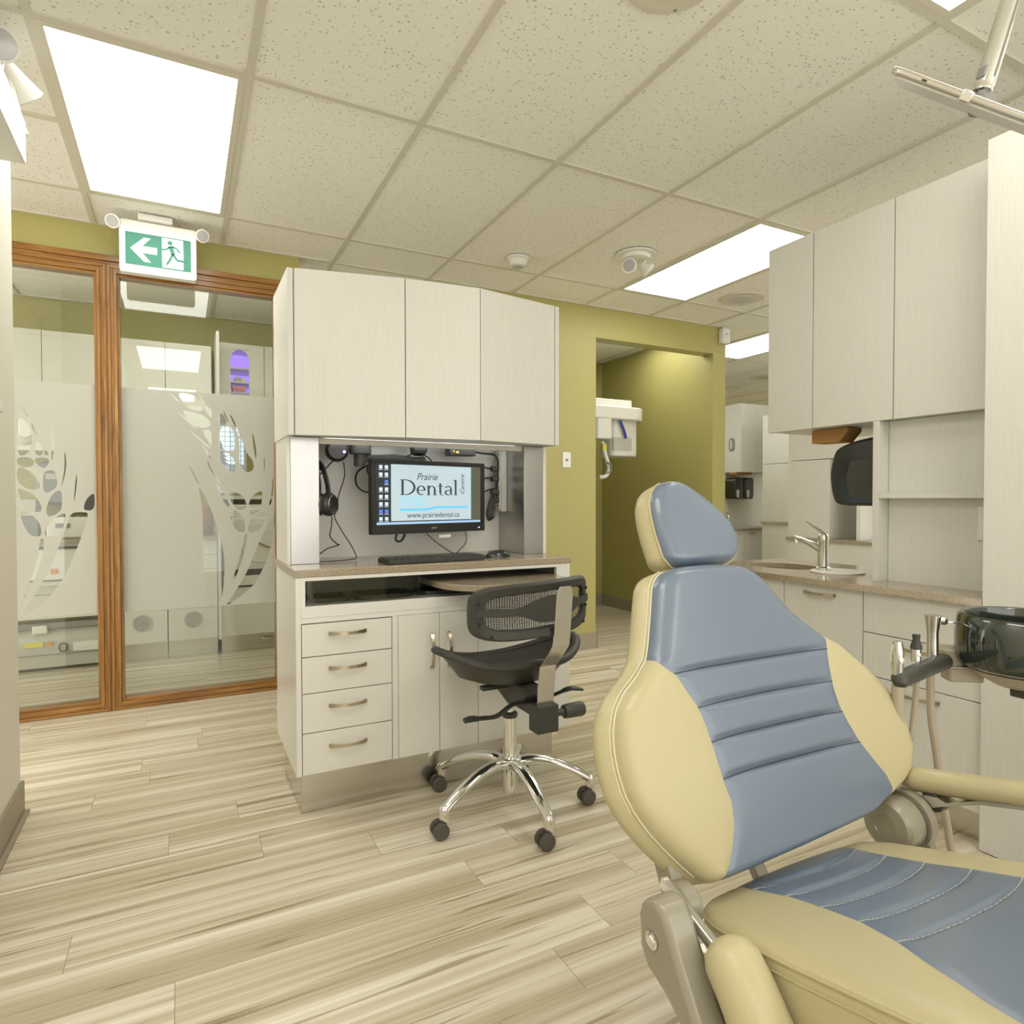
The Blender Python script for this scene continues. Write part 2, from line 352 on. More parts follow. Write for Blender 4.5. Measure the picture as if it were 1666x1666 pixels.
#@@FILM
# --- frosted film with wheat shapes left clear
def leaf(x0, z0, x1, z1, w_, bend=0., n=14, skew=0.):      # pointed leaf between two points
    a, b_ = Vector((x0, z0)), Vector((x1, z1)); d = b_-a; nrm = Vector((-d.y, d.x)).normalized()
    up, dn = [], []
    for i in range(n+1):
        t = i/n; prof = math.sin(math.pi*t**(1+skew))**.85; c = a + d*t + nrm*bend*math.sin(math.pi*t)
        up.append(c + nrm*w_/2*prof); dn.append(c - nrm*w_/2*prof)
    return [(p.x, p.y) for p in up[:-1] + dn[::-1][:-1]]
def film(name, x0, x1, z0, z1, holes):
    cu = bpy.data.curves.new(name, 'CURVE'); cu.dimensions = '2D'; cu.fill_mode = 'BOTH'; cu.extrude = .0004
    for poly in [[(x0, z0), (x1, z0), (x1, z1), (x0, z1)]] + holes:
        sp = cu.splines.new('POLY'); sp.points.add(len(poly)-1); sp.use_cyclic_u = True
        for p, (a, c) in zip(sp.points, poly): p.co = (a, c, 0, 1)
    t = bpy.data.objects.new(name, cu); me = bpy.data.meshes.new_from_object(t); bpy.data.objects.remove(t)
    me.materials.append(M['film']); o = bpy.data.objects.new(name, me); C.objects.link(o); o.parent = wf
    o.location = Vector((0, 3.9985, 0)) - ORG[wf.name]; o.rotation_euler = (R(90), 0, 0); ORG[o.name] = Vector((0, 3.9985, 0))
FILM_R = [[(0.239,1.069),(0.269,1.064),(0.307,1.035),(0.329,0.985),(0.331,0.943),(0.314,0.925),(0.283,0.936),(0.26,0.978),(0.246,1.027)],[(0.346,0.926),(0.342,0.959),(0.362,1.009),(0.4,1.036),(0.446,1.048),(0.439,1.0),(0.415,0.95),(0.383,0.927)],[(0.239,1.166),(0.292,1.159),(0.327,1.126),(0.338,1.089),(0.336,1.068),(0.307,1.053),(0.275,1.068),(0.251,1.118)],[(0.351,1.075),(0.351,1.101),(0.369,1.143),(0.409,1.165),(0.424,1.167),(0.421,1.11),(0.416,1.073),(0.384,1.068)],[(0.351,1.054),(0.376,1.061),(0.412,1.059),(0.4,1.041),(0.368,1.026),(0.351,1.03)],[(0.34,1.384),(0.371,1.352),(0.381,1.31),(0.37,1.283),(0.339,1.272),(0.312,1.3),(0.298,1.35),(0.306,1.4),(0.295,1.469),(0.314,1.47)],[(0.198,1.394),(0.241,1.387),(0.275,1.349),(0.282,1.3),(0.278,1.27),(0.24,1.282),(0.211,1.323),(0.197,1.363)],[(0.196,1.609),(0.22,1.601),(0.232,1.569),(0.236,1.546),(0.227,1.531),(0.196,1.528)],[(0.196,1.52),(0.242,1.538),(0.268,1.522),(0.279,1.465),(0.28,1.4),(0.241,1.394),(0.204,1.404),(0.195,1.428)],[(-0.011,1.707),(0.024,1.71),(0.074,1.698),(0.107,1.666),(0.117,1.627),(0.102,1.611),(0.059,1.617),(0.017,1.652)],[(0.006,1.618),(0.059,1.605),(0.117,1.595),(0.155,1.556),(0.151,1.525),(0.102,1.516),(0.051,1.543)],[(0.107,1.51),(0.153,1.514),(0.16,1.476),(0.159,1.415),(0.138,1.45)],[(0.085,1.713),(0.103,1.705),(0.139,1.636),(0.161,1.628),(0.161,1.565),(0.128,1.619)],[(-0.053,1.71),(-0.036,1.696),(0.038,1.614),(-0.015,1.666)],[(-0.019,1.607),(-0.005,1.605),(0.091,1.514),(0.073,1.516)],[(0.04,1.507),(0.052,1.504),(0.158,1.409),(0.145,1.405)],[(0.105,1.426),(0.117,1.424),(0.162,1.342),(0.156,1.339)],[(0.131,1.335),(0.142,1.333),(0.152,1.297),(0.208,1.206),(0.201,1.203),(0.144,1.287)],[(0.215,1.622),(0.228,1.616),(0.248,1.559),(0.24,1.557)],[(0.25,1.604),(0.265,1.597),(0.309,1.482),(0.296,1.478),(0.273,1.555)],[(0.37,1.498),(0.377,1.497),(0.389,1.436),(0.395,1.386),(0.389,1.348),(0.382,1.386)],[(0.434,1.364),(0.439,1.364),(0.439,1.303),(0.433,1.27)],[(0.48,1.242),(0.487,1.24),(0.485,1.152),(0.465,1.067),(0.452,1.052),(0.476,1.152)],[(0.174,1.221),(0.181,1.221),(0.224,1.143),(0.251,1.078),(0.239,1.072),(0.209,1.118)],[(0.325,0.92),(0.343,0.919),(0.332,0.843),(0.304,0.744),(0.273,0.662),(0.259,0.653),(0.289,0.753),(0.313,0.844)],[(0.41,0.882),(0.491,1.059),(0.492,0.965),(0.457,0.784),(0.405,0.672),(0.365,0.607),(0.234,0.511),(0.223,0.512),(0.288,0.612),(0.335,0.692),(0.382,0.816)],[(0.041,1.307),(0.048,1.302),(0.093,1.215),(0.093,1.202),(0.079,1.218)],[(0.086,1.184),(0.102,1.181),(0.16,1.04),(0.191,0.921),(0.211,0.839),(0.219,0.756),(0.216,0.657),(0.206,0.576),(0.188,0.509),(0.156,0.509),(0.127,0.573),(0.112,0.647),(0.107,0.777),(0.11,1.013),(0.102,1.11)]]
FILM_L = [[(-0.728,1.284),(-0.695,1.276),(-0.66,1.242),(-0.635,1.198),(-0.638,1.172),(-0.667,1.166),(-0.699,1.179),(-0.729,1.21)],[(-0.73,1.177),(-0.697,1.165),(-0.661,1.145),(-0.633,1.096),(-0.628,1.059),(-0.657,1.053),(-0.692,1.068),(-0.719,1.132)],[(-0.722,1.061),(-0.692,1.058),(-0.657,1.028),(-0.635,0.986),(-0.632,0.943),(-0.641,0.93),(-0.676,0.933),(-0.703,0.98)],[(-0.618,0.931),(-0.618,0.956),(-0.596,1.007),(-0.555,1.04),(-0.53,1.049),(-0.531,1.021),(-0.542,0.965),(-0.557,0.937),(-0.592,0.927)],[(-0.611,1.082),(-0.583,1.152),(-0.544,1.173),(-0.544,1.089),(-0.549,1.061),(-0.579,1.036),(-0.608,1.032)],[(-0.621,1.246),(-0.609,1.266),(-0.576,1.27),(-0.565,1.236),(-0.562,1.192),(-0.577,1.169),(-0.612,1.148),(-0.623,1.176)],[(-0.728,1.331),(-0.671,1.333),(-0.654,1.301),(-0.678,1.278),(-0.728,1.287)],[(-0.66,1.33),(-0.595,1.332),(-0.597,1.3),(-0.618,1.277),(-0.647,1.294)],[(-0.725,1.529),(-0.698,1.525),(-0.676,1.488),(-0.665,1.438),(-0.666,1.394),(-0.689,1.341),(-0.728,1.34)],[(-0.658,1.429),(-0.621,1.389),(-0.621,1.343),(-0.653,1.342)],[(-0.617,1.387),(-0.592,1.347),(-0.616,1.342)],[(-0.709,1.596),(-0.697,1.59),(-0.641,1.448),(-0.648,1.446),(-0.681,1.524)],[(-0.589,1.49),(-0.583,1.484),(-0.574,1.413),(-0.578,1.339),(-0.588,1.305),(-0.582,1.412)],[(-0.531,1.367),(-0.525,1.355),(-0.523,1.281),(-0.536,1.214),(-0.548,1.178),(-0.53,1.281)],[(-0.481,1.257),(-0.477,1.237),(-0.484,1.155),(-0.495,1.088),(-0.489,1.162)],[(-0.639,0.921),(-0.619,0.918),(-0.632,0.817),(-0.66,0.726),(-0.728,0.559),(-0.728,0.579),(-0.678,0.716),(-0.647,0.839)],[(-0.508,1.052),(-0.454,1.052),(-0.427,1.048),(-0.453,0.952),(-0.488,0.848),(-0.527,0.738),(-0.558,0.687),(-0.608,0.609),(-0.68,0.548),(-0.725,0.519),(-0.684,0.6),(-0.619,0.72),(-0.581,0.814),(-0.546,0.917),(-0.525,0.984)],[(-0.45,1.061),(-0.45,1.088),(-0.438,1.121),(-0.419,1.143),(-0.402,1.154),(-0.403,1.061)]]
def soften(P):      # round the corners of a cut-out
    P = [Vector(p) for p in P]; out = []
    for i in range(len(P)):
        a, b_, c = P[i-1], P[i], P[(i+1) % len(P)]; out += [tuple(b_*.75 + a*.25), tuple(b_*.75 + c*.25)]
    return out
film('window_film', -.276, .49, .512, 1.716, [soften(soften(h_)) for h_ in FILM_R])
film('window_film', -.80, -.392, .52, 1.716, [soften(soften(h_)) for h_ in FILM_L])
#@@LIGHTS
# ================================================================ CEILING LIGHTS
def light(x0, y0, w_, d, label, first=[None]):
    t = thing('ceiling_light', (x0+w_/2, y0+d/2, CE-.004), label, 'ceiling light', 'recessed ceiling light panels')
    f = MB(); e_ = .022
    f.box(x0, x0+e_, y0, y0+d, CE-.003, CE+.006); f.box(x0+w_-e_, x0+w_, y0, y0+d, CE-.003, CE+.006)
    f.box(x0+e_, x0+w_-e_, y0, y0+e_, CE-.003, CE+.006); f.box(x0+e_, x0+w_-e_, y0+d-e_, y0+d, CE-.003, CE+.006)
    part('frame', f, 'fixt', t); part('diffuser', B(x0+e_, x0+w_-e_, y0+e_, y0+d-e_, CE-.001, CE+.004), 'diff', t)
    return t
def cell(i, j, label): return light(GX[i]+.012, GY[j]+.012, .586, 1.196, label)
cell(5, 4, 'large bright light panel above the oak framed glass partition')
cell(10, 4, 'bright light panel beside the twin emergency lamps near the right wall cabinets')
cell(8, 2, 'light panel cut off at the top right corner beside the monitor pole')
cell(13, 5, 'light panel past the green wall corner, half hidden by the wall cabinet')
light(7.40, 5.70, 1.2, .60, 'most distant light panel, low over the far operatory cabinet')
light(-.20, 4.16, .60, .60, 'unseen light panel added behind the partition header to brighten the sterilization room')  # added panel, out of view, only brightens the room behind the glass
light(3.28, 4.18, .60, .67, 'narrow light over the x-ray alcove doorway')
for (i, j) in ((5, 2), (5, 0), (9, 0), (13, 3), (13, 1), (16, 4), (2, 3)):
    cell(i, j, 'ceiling light panel outside the picture')
#@@CEILITEMS
# smoke detector
t = thing('smoke_detector', (1.794, 3.39, 2.50), 'small round white smoke detector on the ceiling tiles', 'smoke detector')
part('base', MB().lathe([(.068, 0), (.068, -.012), (.06, -.016)], (1.794, 3.39, CE)), 'white', t)
part('chamber', MB().lathe([(.056, 0), (.054, -.018), (.044, -.034), (.02, -.040)], (1.794, 3.39, CE-.014)), 'white', t)
part('vent_ring', MB().lathe([(.040, 0), (.041, -.004), (.036, -.010)], (1.794, 3.39, CE-.0465)), 'lgrey', t)
# twin emergency lamp
t = thing('emergency_lamp', (2.387, 3.03, 2.45), 'white twin-head emergency lamp fixed to the ceiling', 'emergency lamp')
part('canopy', MB().lathe([(.118, 0), (.116, -.006), (.085, -.010), (.08, -.028), (.06, -.032)], (2.387, 3.03, CE)), 'white', t)
for a, dv in (((2.32, 3.0, CE-.085), (-.75, -.6, -.15)), ((2.43, 2.985, CE-.09), (.75, -.25, -.55))):
    hd = part('lamp_head', MB().lathe([(.014, -.045), (.022, -.035), (.030, -.01), (.042, .004), (.043, .018), (.038, .02)], a, dv), 'white', t)
    part('lens', MB().lathe([(.036, .0185), (.034, .022), (.012, .023)], a, dv), 'lens', hd)
    part('bracket', MB().tube([(a[0]+.01, a[1]+.015, CE-.03), (a[0]-dv[0]*.03, a[1]-dv[1]*.03, a[2]+.03), (a[0]-dv[0]*.04, a[1]-dv[1]*.04, a[2]+.002)], .006, 8), 'white', t)
def speaker(x, y, r, label):
    t = thing('ceiling_speaker', (x, y, CE-.01), label, 'speaker')
    part('rim', MB().lathe([(r, 0), (r-.002, -.006), (r*.78, -.009), (r*.6, -.005)], (x, y, CE+.004)), 'fixt', t)
    part('grille', MB().lathe([(r*.55, 0), (r*.53, -.009), (.01, -.012)], (x, y, CE+.002)), 'lgrey', t)
    for k in range(4):
        a = R(45+90*k); part('screw', MB().lathe([(.005, 0), (.004, -.004)], (x+r*.88*math.cos(a), y+r*.88*math.sin(a), CE-.003)), 'grey', t)
speaker(3.584, 3.346, .155, 'round ceiling speaker partly hidden behind the right wall cabinet')
speaker(1.215, 1.385, .135, 'round ceiling grille cut off by the top edge of the picture')
speaker(6.1, 5.35, .16, 'distant round ceiling speaker beyond the green wall corner')
# motion detector
t = thing('motion_detector', (4.045, 3.955, 2.41), 'small white motion detector at the green wall corner', 'detector')
part('housing', MB().prism([(x, 3.975, z) for x, z in rrect(4.04, 2.475, .085, .125, .015)], (0, -.045, 0)), 'white', t, .004)
part('lens', MB().prism([(x, 3.932, z) for x, z in rrect(4.04, 2.462, .055, .06, .012)], (0, -.006, 0)), 'edge_white', t, .003)
part('lens_slot', B(4.03, 4.052, 3.924, 3.927, 2.484, 2.489), 'gap', t)
# exit sign
ey = 3.76
t = thing('exit_sign', (-.087, ey, 2.25), 'green running man exit sign with arrow hung over the glass partition', 'exit sign')
part('canopy', MB().prism([(x, 3.715, z) for x, z in rrect(-.10, 2.534, .155, .030, .006)], (0, .10, 0)), 'white', t, .003)
part('housing', MB().prism([(x, ey-.022, z) for x, z in rrect(-.087, 2.385, .345, .262, .014)], (0, .05, 0)), 'white', t, .004)
ex0, ex1, ez0, ez1 = -.233, .059, 2.295, 2.455
f = part('sign_face', B(ex0, ex1, ey-.024, ey-.021, ez0, ez1), 'exitg', t)
ff_ = MB(); yy = ey-.0245
ff_.prism([(x, yy, z) for x, z in [(-.212, 2.375), (-.152, 2.435), (-.122, 2.435), (-.160, 2.392), (-.095, 2.392), (-.095, 2.358), (-.160, 2.358), (-.122, 2.315), (-.152, 2.315)]], (0, .001, 0))
part('arrow', ff_, 'exitw', f)
part('doorway_panel', B(-.072, .024, yy, yy+.001, 2.300, 2.450), 'exitw', f)
rm = MB(); y2 = yy-.0008
rm.lathe([(.0115, 0), (.0115, .001)], (-.036, y2, 2.428), (0, 1, 0), 16)
def limb(pts, w_): 
    for (a, b_) in zip(pts, pts[1:]):
        a, b_ = Vector((a[0], 0, a[1])), Vector((b_[0], 0, b_[1])); d = (b_-a).normalized(); n_ = Vector((-d.z, 0, d.x))*w_/2; o_ = Vector((0, y2, 0))
        rm.prism([o_+a-n_, o_+b_-n_, o_+b_+n_, o_+a+n_], (0, .001, 0))
limb([(-.034, 2.412), (-.022, 2.372)], .020); limb([(-.036, 2.409), (-.055, 2.392), (-.078, 2.390)], .008)
limb([(-.030, 2.412), (-.006, 2.405), (.008, 2.384)], .008); limb([(-.022, 2.374), (-.005, 2.345), (.030, 2.343), (.040, 2.352)], .011)
limb([(-.024, 2.374), (-.036, 2.345), (-.052, 2.316)], .011)
part('running_figure', rm, 'exitg', f)
part('mark', B(.03, .052, ey-.0225, ey-.0215, 2.270, 2.273), 'lgrey', t)
for sx_, lx in ((-1, -.284), (1, .112)):
    hd = part('lamp_head', MB().lathe([(.012, -.03), (.026, -.018), (.034, 0), (.034, .010), (.030, .012)], (lx, ey-.02, 2.495), (sx_*.25, -1, -.5)), 'white', t)
    part('lens', MB().lathe([(.028, .011), (.026, .014), (.01, .0145)], (lx, ey-.02, 2.495), (sx_*.25, -1, -.5)), 'lens', hd)
    part('bracket', MB().tube([(lx, ey, 2.50), (lx-sx_*.025, ey, 2.492)], .010, 8), 'white', t)
# emergency battery unit on left wall
t = thing('emergency_battery_unit', (-.46, 2.35, 2.26), 'white emergency battery box with two lamps at the top left corner', 'emergency light')
part('housing', MB().box(-.514, -.43, 2.02, 2.56, 2.19, 2.325), 'white', t, .004)
for a, dv in (((-.440, 2.55, 2.425), (.35, .40, -.45)), ((-.462, 2.40, 2.455), (.12, -.95, -.22))):
    hd = part('lamp_head', MB().lathe([(.020, -.075), (.026, -.06), (.036, -.02), (.047, .02), (.050, .03), (.046, .032)], a, dv), 'white', t)
    part('lens', MB().lathe([(.044, .030), (.042, .034), (.01, .035)], a, dv), 'lens', hd)
    d = Vector(dv).normalized(); p0 = Vector(a) - d*.06
    part('cable', MB().tube(spline([p0, p0+Vector((0, .03, .05)), p0+Vector((.0, .07, .05)), p0+Vector((.0, .08, .0)), p0+Vector((0, .05, -.05)), (a[0], a[1]+.08, 2.322)]), .006, 8), 'white', t)
    part('neck', MB().tube([(a[0], a[1]-.03, 2.322), tuple(p0)], .009, 8), 'white', t)
t = thing('wall_sensor', (-.51, 2.56, 1.38), 'tiny white sensor on the left wall at the picture edge', 'sensor')
part('housing', MB().prism([(-.514, y, z) for y, z in rrect(2.53, 1.41, .05, .035, .008)], (.018, 0, 0)), 'white', t, .003)
#@@ALCOVE
# light switch on green wall
t = thing('wall_plate', (2.505, 3.98, 1.35), 'ivory wall plate with a round jack on the green wall', 'wall plate')
part('plate', MB().prism([(x, 3.9795, z) for x, z in rrect(2.505, 1.404, .070, .112, .006)], (0, -.007, 0)), 'white', t, .002)
part('jack', MB().lathe([(.010, 0), (.009, .004), (.004, .006)], (2.505, 3.9725, 1.404), (0, -1, 0), 16), 'grey', t)
for dz in (-.042, .042): part('screw', MB().lathe([(.003, 0), (.003, .0015)], (2.505, 3.9725, 1.404+dz), (0, -1, 0), 10), 'lgrey', t)
# panoramic x-ray unit
t = thing('panoramic_xray_unit', (3.25, 4.95, 0), 'white panoramic x-ray machine with blue hand grip in the alcove', 'x-ray machine')
part('column', MB().prism([(x, 4.98, z) for x, z in [(3.02, 0), (3.16, 0), (3.16, 2.2), (3.02, 2.2)]], (0, .16, 0)), 'white', t, .01)
part('rotating_arm', MB().prism([(x, 4.52+.0*x, 1.905) for x in ()] or [(3.08, 4.62, 1.915), (3.60, 4.62, 1.915), (3.60, 4.92, 1.915), (3.08, 4.92, 1.915)], (0, 0, .085)), 'white', t, .008)
ring = []
for k in range(25):
    a = R(-90 + 180*k/24); ring.append((3.58 + .17*math.cos(a), 4.72 + .17*math.sin(a), 1.815))
ring = [(3.10, 4.55, 1.815)] + ring + [(3.10, 4.89, 1.815)]
part('arm_housing', MB().prism(ring, (0, 0, .115)), 'white', t, .012)
part('sensor_head', MB().prism([(x, y, 1.50) for x, y in rrect(3.54, 4.74, .29, .22, .05)], (0, 0, .35)), 'white', t, .012)
part('display', MB().box(3.40, 3.60, 4.622, 4.628, 1.555, 1.665), 'lgrey', t)
part('tube_head', MB().prism([(x, y, 1.64) for x, y in rrect(3.26, 4.62, .17, .13, .03)], (0, 0, .22)), 'white', t, .01)
part('hand_grip', MB().tube(spline([(3.455, 4.60, 1.81), (3.475, 4.60, 1.77), (3.50, 4.60, 1.72), (3.52, 4.60, 1.66)]), .012, 10), 'bluep', t)
part('chin_rest', MB().tube(spline([(3.28, 4.62, 1.62), (3.29, 4.60, 1.52), (3.32, 4.60, 1.44), (3.335, 4.60, 1.38), (3.30, 4.60, 1.32), (3.25, 4.62, 1.31)]), .018, 10), 'white', t)
part('bite_block', MB().tube(spline([(3.30, 4.585, 1.44), (3.335, 4.575, 1.42), (3.335, 4.575, 1.36), (3.29, 4.585, 1.35)]), .008, 10), 'grey', t)
part('yellow_tag', B(3.26, 3.30, 4.585, 4.60, 1.545, 1.60), 'yellow', t)
#@@CENTER
# ================================================================ CENTRE WORKSTATION
def bow_handle(name, p0, p1, out, parent, w_=.011, th=.0035, rise=.022):
    p0, p1, out = Vector(p0), Vector(p1), Vector(out).normalized(); d = (p1-p0).normalized(); side = d.cross(out)
    mb = MB(); n = 14; rows = []
    for i in range(n+1):
        t = i/n; q = p0 + (p1-p0)*t + out*(.006 + rise*math.sin(math.pi*t)**.8)
        ww = w_*(1 - .25*math.sin(math.pi*t))/2*1.25
        rows.append([q - side*ww, q + side*ww, q + side*ww + out*th, q - side*ww + out*th])
    mb.grid(rows, wrap=True); mb.add(rows[0], [(0, 1, 2, 3)]); mb.add(rows[-1], [(3, 2, 1, 0)])
    for q, s_ in ((p0, 1), (p1, -1)): mb.obox(q + d*s_*.004 + out*.005, d, side, out, .004, w_*.5, .006)
    return part(name, mb, 'nickel', parent)
CF = 2.30
base = thing('base_cabinet', (.9, 2.5, 0), 'white workstation base cabinet with four drawers and steel toe kick', 'cabinet')
cc = MB()
cc.box(.348, .366, CF, 2.80, .150, .845); cc.box(1.447, 1.465, CF, 2.80, .150, .845)     # side gables
cc.box(.366, 1.447, 2.782, 2.80, .15, .845); cc.box(.366, 1.447, CF+.02, 2.782, .150, .168)
cc.box(.366, 1.447, CF+.003, 2.782, .686, .700); cc.box(.690, .712, CF+.001, 2.70, .150, .700)
part('carcass', cc, 'gloss_white', base, .001)
r_ = MB(); r_.box(.366, 1.447, CF, CF+.02, .832, .845); r_.box(.366, 1.447, CF-.002, CF+.02, .703, .743); r_.box(.366, .381, CF, CF+.02, .743, .832); r_.box(1.40, 1.447, CF, CF+.02, .743, .832)
r_.box(.366, 1.447, CF, CF+.02, .684, .703)
part('face_frame', r_, 'edge_white', base, .0008)
part('toe_kick', B(.368, 1.405, 2.345, 2.74, 0, .150), 'steel', base, .003)
zz = [.682, .566, .438, .299, .152]
for k in range(4):
    d = part('drawer', B(.368, .687, CF-.002, CF+.017, zz[k+1]+.0015, zz[k]-.0015), 'gloss_white', base, .001)
    zc = (zz[k]+zz[k+1])/2 + .020
    bow_handle('handle', (.458, CF-.002, zc), (.592, CF-.002, zc), (0, -1, 0), d)
for k, (xa, xb, hx) in enumerate(((.713, .874, .842), (.876, 1.036, .912), (1.038, 1.447, None))):
    d = part('door', B(xa, xb, CF-.002, CF+.017, .152, .683), 'gloss_white', base, .001)
    if hx: bow_handle('handle', (hx, CF-.002, .608), (hx, CF-.002, .474), (0, -1, 0), d)
# smoked glass fronted tray bay
b_ = MB(); b_.box(.381, 1.40, 2.60, 2.61, .745, .831); b_.box(.381, 1.40, CF+.03, 2.60, .7435, .747)
part('bay_liner', b_, 'grey', base)
part('bay_glass', B(.388, .80, CF+.012, CF+.016, .743, .832), 'glass', base)
for xa, xb in ((.41, .55), (.57, .79), (.82, 1.05)):
    t = thing('instrument_tray', ((xa+xb)/2, 2.38, .747), {.41: 'leftmost black instrument tray behind glass in the workstation bay', .57: 'middle black instrument tray behind glass in the workstation bay', .82: 'black instrument tray under the pull-out stone table'}[xa], 'tray')
    ou = [(x, y) for x, y in rrect((xa+xb)/2, 2.41, xb-xa, .15, .03)]
    rows = [[(( x-(xa+xb)/2)*k + (xa+xb)/2, (y-2.41)*k + 2.41, z) for x, y in ou] for k, z in ((1, .748), (1.02, .762), (.97, .762), (.92, .752), (.0, .751))]
    part('tray', MB().grid(rows, wrap=True), 'darkgl', t)
# pull-out table
ol = [(.86, 2.50), (.865, 2.34), (.885, 2.24), (.93, 2.165), (1.01, 2.12), (1.12, 2.11), (1.24, 2.125), (1.33, 2.165), (1.395, 2.24), (1.398, 2.50)]
ol = [(p.x, p.y) for p in spline([(x, y, 0) for x, y in ol], 5)]
t = part('pull_out_table', MB().prism([(x, y, .776) for x, y in ol], (0, 0, .024)), 'stone', None, .003)
tag(t, 'rounded speckled stone pull-out table under the workstation worktop', 'table')
# worktop
t = part('worktop', B(.343, 1.470, CF-.004, 2.805, .845, .872), 'stone', None, .003)
tag(t, 'long speckled stone worktop under the monitor', 'worktop')
# hutch with steel columns
hut = thing('workstation_hutch', (.9, 2.7, .872), 'white and brushed steel hutch standing on the centre worktop', 'hutch')
part('back_panel', B(.372, 1.452, 2.755, 2.775, .872, 1.352), 'paperw' if False else 'gloss_white', hut)
for nm, a, b2 in (('l', .350, .363), ('r', 1.450, 1.466)): part('side_gable', B(a, b2, 2.50 + (.0), 2.80, .872, 1.352), 'gloss_white', hut, .001)
part('steel_column', B(.363, .468, 2.50, 2.755, .872, 1.352), 'steelv', hut, .0015)
part('steel_column', B(1.352, 1.450, 2.50, 2.755, .872, 1.352), 'steelv', hut, .0015)
part('light_valance', B(.363, 1.450, 2.52, 2.54, 1.330, 1.352), 'laminate', hut)
part('light_strip', B(.50, 1.33, 2.545, 2.56, 1.340, 1.351), mat('led_strip', (.9, .9, .9), .5, emit=(.93, .97, 1.), es=5.), hut)
# bow-front wall cabinet
up = thing('wall_cabinet', (.9, 2.6, 1.352), 'white bow-front overhead cabinet with three doors above the monitor', 'cabinet')
FR = [(.367, 2.415), (.757, 2.337), (1.057, 2.313), (1.440, 2.380)]
bx = [(.366, 2.79), (.366, 2.435)] + [(x, y+.022) for x, y in FR[1:3]] + [(1.441, 2.405), (1.441, 2.79)]
part('carcass', MB().prism([(x, y, 1.354) for x, y in bx], (0, 0, .59)), 'laminate', up)
part('side_panel', B(.345, .365, 2.418, 2.80, 1.350, 1.948), 'laminate', up, .001)
part('side_panel', B(1.443, 1.462, 2.383, 2.80, 1.350, 1.948), 'laminate', up, .001)
for (xa, ya), (xb, yb) in zip(FR, FR[1:]):
    a, b2 = Vector((xa, ya, 1.350)), Vector((xb, yb, 1.350)); d = (b2-a).normalized(); n_ = Vector((-d.y, d.x, 0))
    a += d*.0016; b2 -= d*.0016
    part('door', MB().prism([a, b2, b2+n_*.019, a+n_*.019], (0, 0, .598)), 'laminate', up, .001)
#@@MONITOR
# monitor
mo = thing('computer_monitor', (.95, 2.57, .97), 'black widescreen monitor showing a dental website above the worktop', 'monitor')
A_, B2 = Vector((.666, 2.49, 0)), Vector((1.219, 2.632, 0)); mdx = (B2-A_).normalized(); mn = Vector((mdx.y, -mdx.x, 0)); MW = (B2-A_).length; z0, z1 = .976, 1.278; mh = z1-z0
def mp_(u, v, o=0.): return A_ + mdx*(u*MW) + Vector((0, 0, z0 + v*mh)) + mn*o
def mrect(mb, u0, u1, v0, v1, o0, o1): return mb.prism([mp_(u0, v0, o0), mp_(u1, v0, o0), mp_(u1, v1, o0), mp_(u0, v1, o0)], mn*(o1-o0))
sh = MB(); mrect(sh, 0, 1, 0, 1, -.028, -.004); mrect(sh, .22, .78, .2, .85, -.05, -.028)
part('housing', sh, 'blk', mo, .004)
be = MB(); mrect(be, 0, 1, 0, .125, -.006, .004); mrect(be, 0, 1, .945, 1, -.006, .004); mrect(be, 0, .035, .125, .945, -.006, .004); mrect(be, .965, 1, .125, .945, -.006, .004)
part('bezel', be, 'blk', mo, .002)
def em(name, c, s_): M[name] = mat(name, tuple(v*.5 for v in c), .3, emit=c, es=s_); return name
em('screen_dark', (.020, .023, .028), .8); em('screen_page', (.36, .44, .47), 1.0); em('screen_olive', (.075, .075, .048), 1.); em('screen_bar', (.30, .45, .62), .9)
em('screen_text', (.035, .055, .075), .6); em('screen_brush', (.10, .42, .72), 1.); em('screen_bris', (.20, .50, .66), 1.); em('screen_icon', (.45, .55, .62), 1.); em('screen_icon2', (.08, .16, .60), 1.)
em('screen_teal', (.06, .30, .32), 1.)
s0 = MB(); mrect(s0, .035, .965, .125, .945, -.005, -.001); scr = part('screen', s0, 'screen_dark', mo, 0)
def sp(name, m_, rects, o=.0): 
    q = MB()
    for r2 in rects: mrect(q, *r2, -.001+o, -.0004+o)
    return part(name, q, m_, scr, 0, 0)
sp('page', 'screen_page', [(.155, .865, .175, .935)])
sp('side_strip', 'screen_olive', [(.872, .962, .165, .94)]); sp('side_line', 'screen_teal', [(.865, .872, .165, .94)])
sp('taskbar', 'screen_bar', [(.04, .96, .130, .160)])
ic, ic2 = [], []
for i in range(8):
    for j in range(2):
        if (i, j) in ((2, 0),): continue
        v = .90 - i*.098; u = .060 + j*.045
        (ic2 if (i, j) in ((2, 1), (6, 1), (6, 0)) else ic).append((u, u+.026, v-.028, v+.018)); ic.append((u-.003, u+.029, v-.045, v-.037))
sp('icon', 'screen_icon', ic, .0006); sp('icon', 'screen_icon2', ic2, .0006)
def W3(u, v): return mp_(u, v, .0004)
